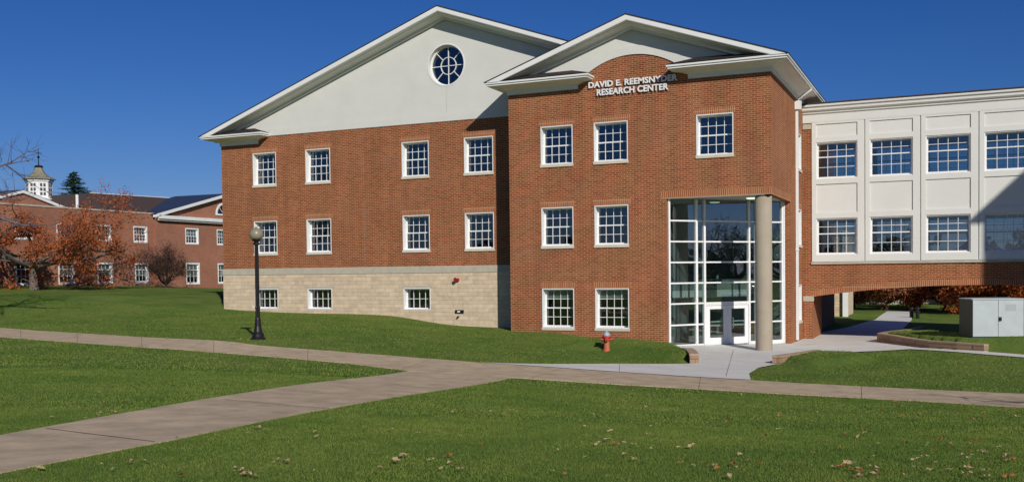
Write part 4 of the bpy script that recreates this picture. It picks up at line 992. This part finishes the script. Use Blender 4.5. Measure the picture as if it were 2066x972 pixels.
# evergreen behind the low building
def conifer(name, label, base, H, R, seed, group=None):
    e = empty(name, base); tag(e, label, 'tree', group); rng = random.Random(seed)
    m = MB(); m.tube([base+Vector((0, 0, -.3)), base+Vector((0, 0, H))], [.28, .03], 8); m.build('trunk', M_bark_dark, e)
    V = []; F = []; z = .12*H
    while z < H*.99:
        f = 1-z/H; n = max(6, int(5+16*f)); rr = R*(f**.95)
        for k in range(n):
            a = rng.random()*6.283; L_ = rr*rng.uniform(.5, 1.15)+.15; d = Vector((math.cos(a), math.sin(a), 0)); side = Vector((-d.y, d.x, 0))
            for q in range(int(4+L_*11)):
                t_ = (q+rng.random())/(4+L_*11); c = base+Vector((0, 0, z))+d*L_*t_+Vector((0, 0, -.28*L_*t_+.22*L_*t_*t_))
                s = .24*(1-.5*t_); dr = (d*rng.uniform(.2, 1)+side*rng.uniform(-1, 1)+Vector((0, 0, rng.uniform(-.45, .15)))).normalized()
                wv = dr.cross(unit(rng)).normalized()*s*.30; n0 = len(V); V += [tuple(c-wv), tuple(c+wv), tuple(c+dr*s*1.9+wv*.3), tuple(c+dr*s*1.9-wv*.3)]; F.append((n0, n0+1, n0+2, n0+3))
        z += .16+.10*f
    me = bpy.data.meshes.new('crown'); me.from_pydata(V, [], F); me.materials.append(M_needle); o = bpy.data.objects.new('crown', me); COL.objects.link(o); attach(o, e)
cb = at_depth(154, 560, 118); ct = at_depth(154, 352, 118)
conifer('evergreen_tree', 'dark evergreen tree rising behind the dark roof beside the cupola', Vector((cb.x, cb.y, 4.0)), ct.z-3.6, 10.5, 3)
# orange trees beyond the bridge
descr = ['rust coloured tree beyond the bridge, closest to the stone wall', 'rust coloured tree beyond the bridge, left of the two bollards', 'orange tree beyond the bridge, behind the two bollards',
         'orange tree beyond the bridge, just left of the utility cabinet', 'bright orange tree beyond the bridge, above the utility cabinet', 'orange tree beyond the bridge at the right edge, right of the cabinet',
         'rust tree in the back row beyond the bridge, leftmost of that row', 'rust tree in the back row beyond the bridge, middle of that row', 'rust tree in the back row beyond the bridge, rightmost of that row']
for i, (px, dep) in enumerate(((1722, 98), (1790, 92), (1846, 100), (1905, 90), (1972, 84), (2048, 80), (1755, 110), (1875, 112), (1940, 106))):
    p = at_depth(px, 600, dep); p.z = hz(p.x, p.y)
    make_tree('autumn_tree', descr[i], p, 50+i, .75, .16, 7, 2.4, 2, M_bark_dark, M_orange2 if i < 3 or i > 5 else M_orange, per=60, spread=.85, size=.11, group='autumn trees beyond the bridge', flat=.45, kids=(3, 5), shrink=.7)
# low pale wall by the road beyond the bridge
a_, c_ = at_depth(1700, 612, 112), at_depth(1880, 606, 108); m = MB()
d_ = (c_-a_); d_.z = 0; nn_ = Vector((-d_.y, d_.x, 0)).normalized()*.3; a_.z = c_.z = hz(a_.x, a_.y)
a_ = a_-d_*.4; c_ = c_+d_*.9
P = [a_, c_, c_+nn_, a_+nn_]; up_ = Vector((0, 0, .85)); dn = Vector((0, 0, -.4))
m.quad(*[q+up_ for q in P]); [m.quad(P[i]+dn, P[(i+1) % 4]+dn, P[(i+1) % 4]+up_, P[i]+up_) for i in range(4)]
o = m.build('low_wall', M_lime); tag(o, 'low pale wall along the road far beyond the bridge', 'wall')
# woods all round, far off: seen under the bridge and mirrored in the glass
rng = random.Random(77); V = []; F = []
def clump(cx, cy, cz, R, n, s):
    for _ in range(n):
        u = unit(rng); p = Vector((cx, cy, cz))+Vector((u.x*R, u.y*R, u.z*R*.8))*rng.random()**.33
        a = unit(rng); b_ = a.cross(unit(rng)).normalized(); ss = s*rng.uniform(.6, 1.3); k = len(V)
        V.extend([tuple(p-a*ss), tuple(p+b_*ss*.7), tuple(p+a*ss), tuple(p-b_*ss*.7)]); F.append((k, k+1, k+2, k+3))
for i in range(120):
    a = math.radians(-165+ i*2.2+rng.uniform(-1, 1)); R_w = rng.uniform(95, 150)     # south and east side
    x, y = 10+R_w*math.cos(a), -30+R_w*math.sin(a); H = rng.uniform(4, 8.5)
    clump(x, y, 2+H*.5, H*.55, 130, .85); clump(x+rng.uniform(-3, 3), y, 2+H*.85, H*.35, 60, .7)
for i in range(26):
    x = -26+i*3.6; y = rng.uniform(125, 150); H = rng.uniform(5, 8); clump(x, y, 1+H*.5, H*.6, 140, .8)
me = bpy.data.meshes.new('woods'); me.from_pydata(V, [], F); me.materials.append(M_woods); o = bpy.data.objects.new('woods', me); COL.objects.link(o); tag(o, 'distant mixed woods beyond the road and round the lawns', 'woods', kind='stuff')
# two big bare trees east of the entrance, mirrored in its glass
for i, (x, y) in enumerate(((36, .8), (47, 5.5))):
    make_tree('bare_tree', ['bare campus tree outside the picture to the east, nearer one', 'bare campus tree outside the picture to the east, farther one'][i], (x, y, hz(x, y)), 60+i, 3.2, .35, 7, 3.6, 3, M_bark_dark, M_woods, per=3, spread=.5, size=.09, flat=.1)

# ================================================================== GRASS BLADES AND LEAVES
paths_polys = [[tuple(p) for p in up_far]+[tuple(p) for p in reversed(up_near)], [tuple(p) for p in dg_up]+[tuple(p) for p in reversed(dg_lo)], pat]
rs = np.random.RandomState(5)
def scatter(n, tmin, tmax, pxr=(-120, 2190), power=1.5):
    """points on the lawn in the camera's field, uniform per ground area within a depth band"""
    t_ = np.sqrt(rs.uniform(tmin**2, tmax**2, n)); px = rs.uniform(*pxr, n)
    dx = FW.x+RT.x*(px-1033)/FPX; dy = FW.y+RT.y*(px-1033)/FPX
    return EYE.x+dx*t_, EYE.y+dy*t_
def lawn_mask(X, Y, margin=0):
    ok = np.ones(X.shape, bool)
    for p in paths_polys: ok &= ~inside(X, Y, p)
    ok &= ~inside(X, Y, [(ML-.1, -.05), (XL, -.05), (XL, YE-.05), (XR, YE-.05), (XR+.1, 34), (ML, 34)])
    return ok
VV = []; NV = 0; FF = []
for n, t0, t1, hgt, wd in ((340000, 7, 16, .024, .0036), (190000, 16, 26, .030, .007), (170000, 26, 60, .04, .016)):
    X, Y = scatter(n, t0, t1); k = lawn_mask(X+rs.normal(0, .028, n), Y+rs.normal(0, .028, n)); X, Y = X[k], Y[k]; Z = height(X, Y); n = len(X)
    a = rs.uniform(0, 6.283, n); h = hgt*rs.uniform(.5, 1.3, n); w_ = wd*rs.uniform(.7, 1.3, n); lx = rs.normal(0, .45, n)*h; ly = rs.normal(0, .45, n)*h
    ca, sa = np.cos(a)*w_, np.sin(a)*w_
    v = np.stack([np.stack([X-ca, Y-sa, Z-.005], -1), np.stack([X+ca, Y+sa, Z-.005], -1), np.stack([X+lx, Y+ly, Z+h], -1)], 1).reshape(-1, 3)
    f = (np.arange(n*3).reshape(-1, 3)+NV); VV.append(v); FF.append(f); NV += n*3
VV = np.concatenate(VV); FF = np.concatenate(FF)
me = bpy.data.meshes.new('grass'); me.vertices.add(len(VV)); me.vertices.foreach_set('co', VV.ravel()); me.loops.add(len(FF)*3); me.loops.foreach_set('vertex_index', FF.ravel())
me.polygons.add(len(FF)); me.polygons.foreach_set('loop_start', np.arange(0, len(FF)*3, 3)); me.update(calc_edges=True)
M_blade = leaf_mat('grass_blades', [(.140, .225, .034), (.200, .270, .048), (.270, .300, .075), (.168, .245, .042)], .3)
t = M_blade.node_tree; g_ = t.nodes.new('ShaderNodeNewGeometry'); nn = t.nodes.new('ShaderNodeTexNoise'); nn.inputs['Scale'].default_value = .55; nn.inputs['Detail'].default_value = 6; nn.inputs['Roughness'].default_value = .72
t.links.new(g_.outputs['Position'], nn.inputs['Vector']); rr = t.nodes.new('ShaderNodeValToRGB'); rr.color_ramp.elements[0].position = .36; rr.color_ramp.elements[1].position = .64
rr.color_ramp.elements[0].color = (.56, .74, .62, 1); rr.color_ramp.elements[1].color = (1.12, 1.08, 1.05, 1); t.links.new(nn.outputs[0], rr.inputs[0])
mm = t.nodes.new('ShaderNodeMix'); mm.data_type = 'RGBA'; mm.blend_type = 'MULTIPLY'; mm.inputs[0].default_value = 1
src = [n for n in t.nodes if n.type == 'VALTORGB' and n != rr][0]; t.links.new(src.outputs[0], mm.inputs[6]); t.links.new(rr.outputs[0], mm.inputs[7])
for n in t.nodes:
    if n.type == 'BSDF_PRINCIPLED': t.links.new(mm.outputs[2], n.inputs['Base Color'])
    if n.type == 'BSDF_TRANSLUCENT': t.links.new(mm.outputs[2], n.inputs[0])
me.materials.append(M_blade); o = bpy.data.objects.new('grass', me); COL.objects.link(o); tag(o, 'short mown green grass of the lawns', 'grass', kind='stuff')
# fallen leaves
M_tan = leaf_mat('tan_leaf', [(.34, .24, .11), (.42, .33, .18), (.28, .17, .07)], .1); M_rust = leaf_mat('rust_leaf', [(.30, .09, .03), (.38, .15, .05), (.22, .08, .03)], .1)
def leaf_shape(r, seed):
    rg = random.Random(seed); v = [(0, 0, .012)]; n = 10
    for k in range(n):
        a = 2*math.pi*k/n; rr = r*(1. if k % 2 == 0 else .5)*rg.uniform(.8, 1.15); v.append((rr*math.cos(a)*rg.uniform(.8, 1.1), rr*math.sin(a)*.7, .01+rg.uniform(0, .55)*r))
    return v, [(0, 1+k, 1+(k+1) % n) for k in range(n)]
LM = []
for i in range(8):
    v, f = leaf_shape(.050+.006*(i % 4), i); me = bpy.data.meshes.new('fallen_leaf'); me.from_pydata(v, [], f); me.materials.append(M_tan if i < 4 else M_rust); LM.append(me)
def leaf_density(px): return .25+.75*((px-0)/2066)**1.6
cnt = 0; r2 = random.Random(8); placed = []
while cnt < 290:
    if placed and r2.random() < .38:      # small drifts
        c0 = r2.choice(placed); px = c0[0]+r2.gauss(0, 22); py = c0[1]+r2.gauss(0, 5)
        if not (10 < px < 2060 and 715 < py < 970): continue
    else: px = r2.uniform(60, 2060); py = 720+ (250*(r2.random()**.8))
    if r2.random() > leaf_density(px)*(.5 if py < 775 else 1): continue
    q = on_base(px, py); X, Y = np.array([q.x]), np.array([q.y])
    if not lawn_mask(X, Y)[0]: continue
    rust = r2.random() < (.12+.35*(px > 1500)); me = LM[r2.randrange(4)+(4 if rust else 0)]
    o = bpy.data.objects.new('fallen_leaf', me); COL.objects.link(o); o.location = (q.x, q.y, hz(q.x, q.y)+.028); s = r2.uniform(.42, 1.05); o.scale = (s, s, s); o.rotation_euler = (r2.uniform(-.3, .3), r2.uniform(-.3, .3), r2.uniform(0, 6.28))
    tag(o, 'small rust red dry leaf lying on the mown lawn' if rust else 'small pale tan dry leaf lying on the mown lawn', 'leaf', 'rust red fallen leaves on the lawn' if rust else 'tan fallen leaves on the lawn'); cnt += 1; placed.append((px, py))
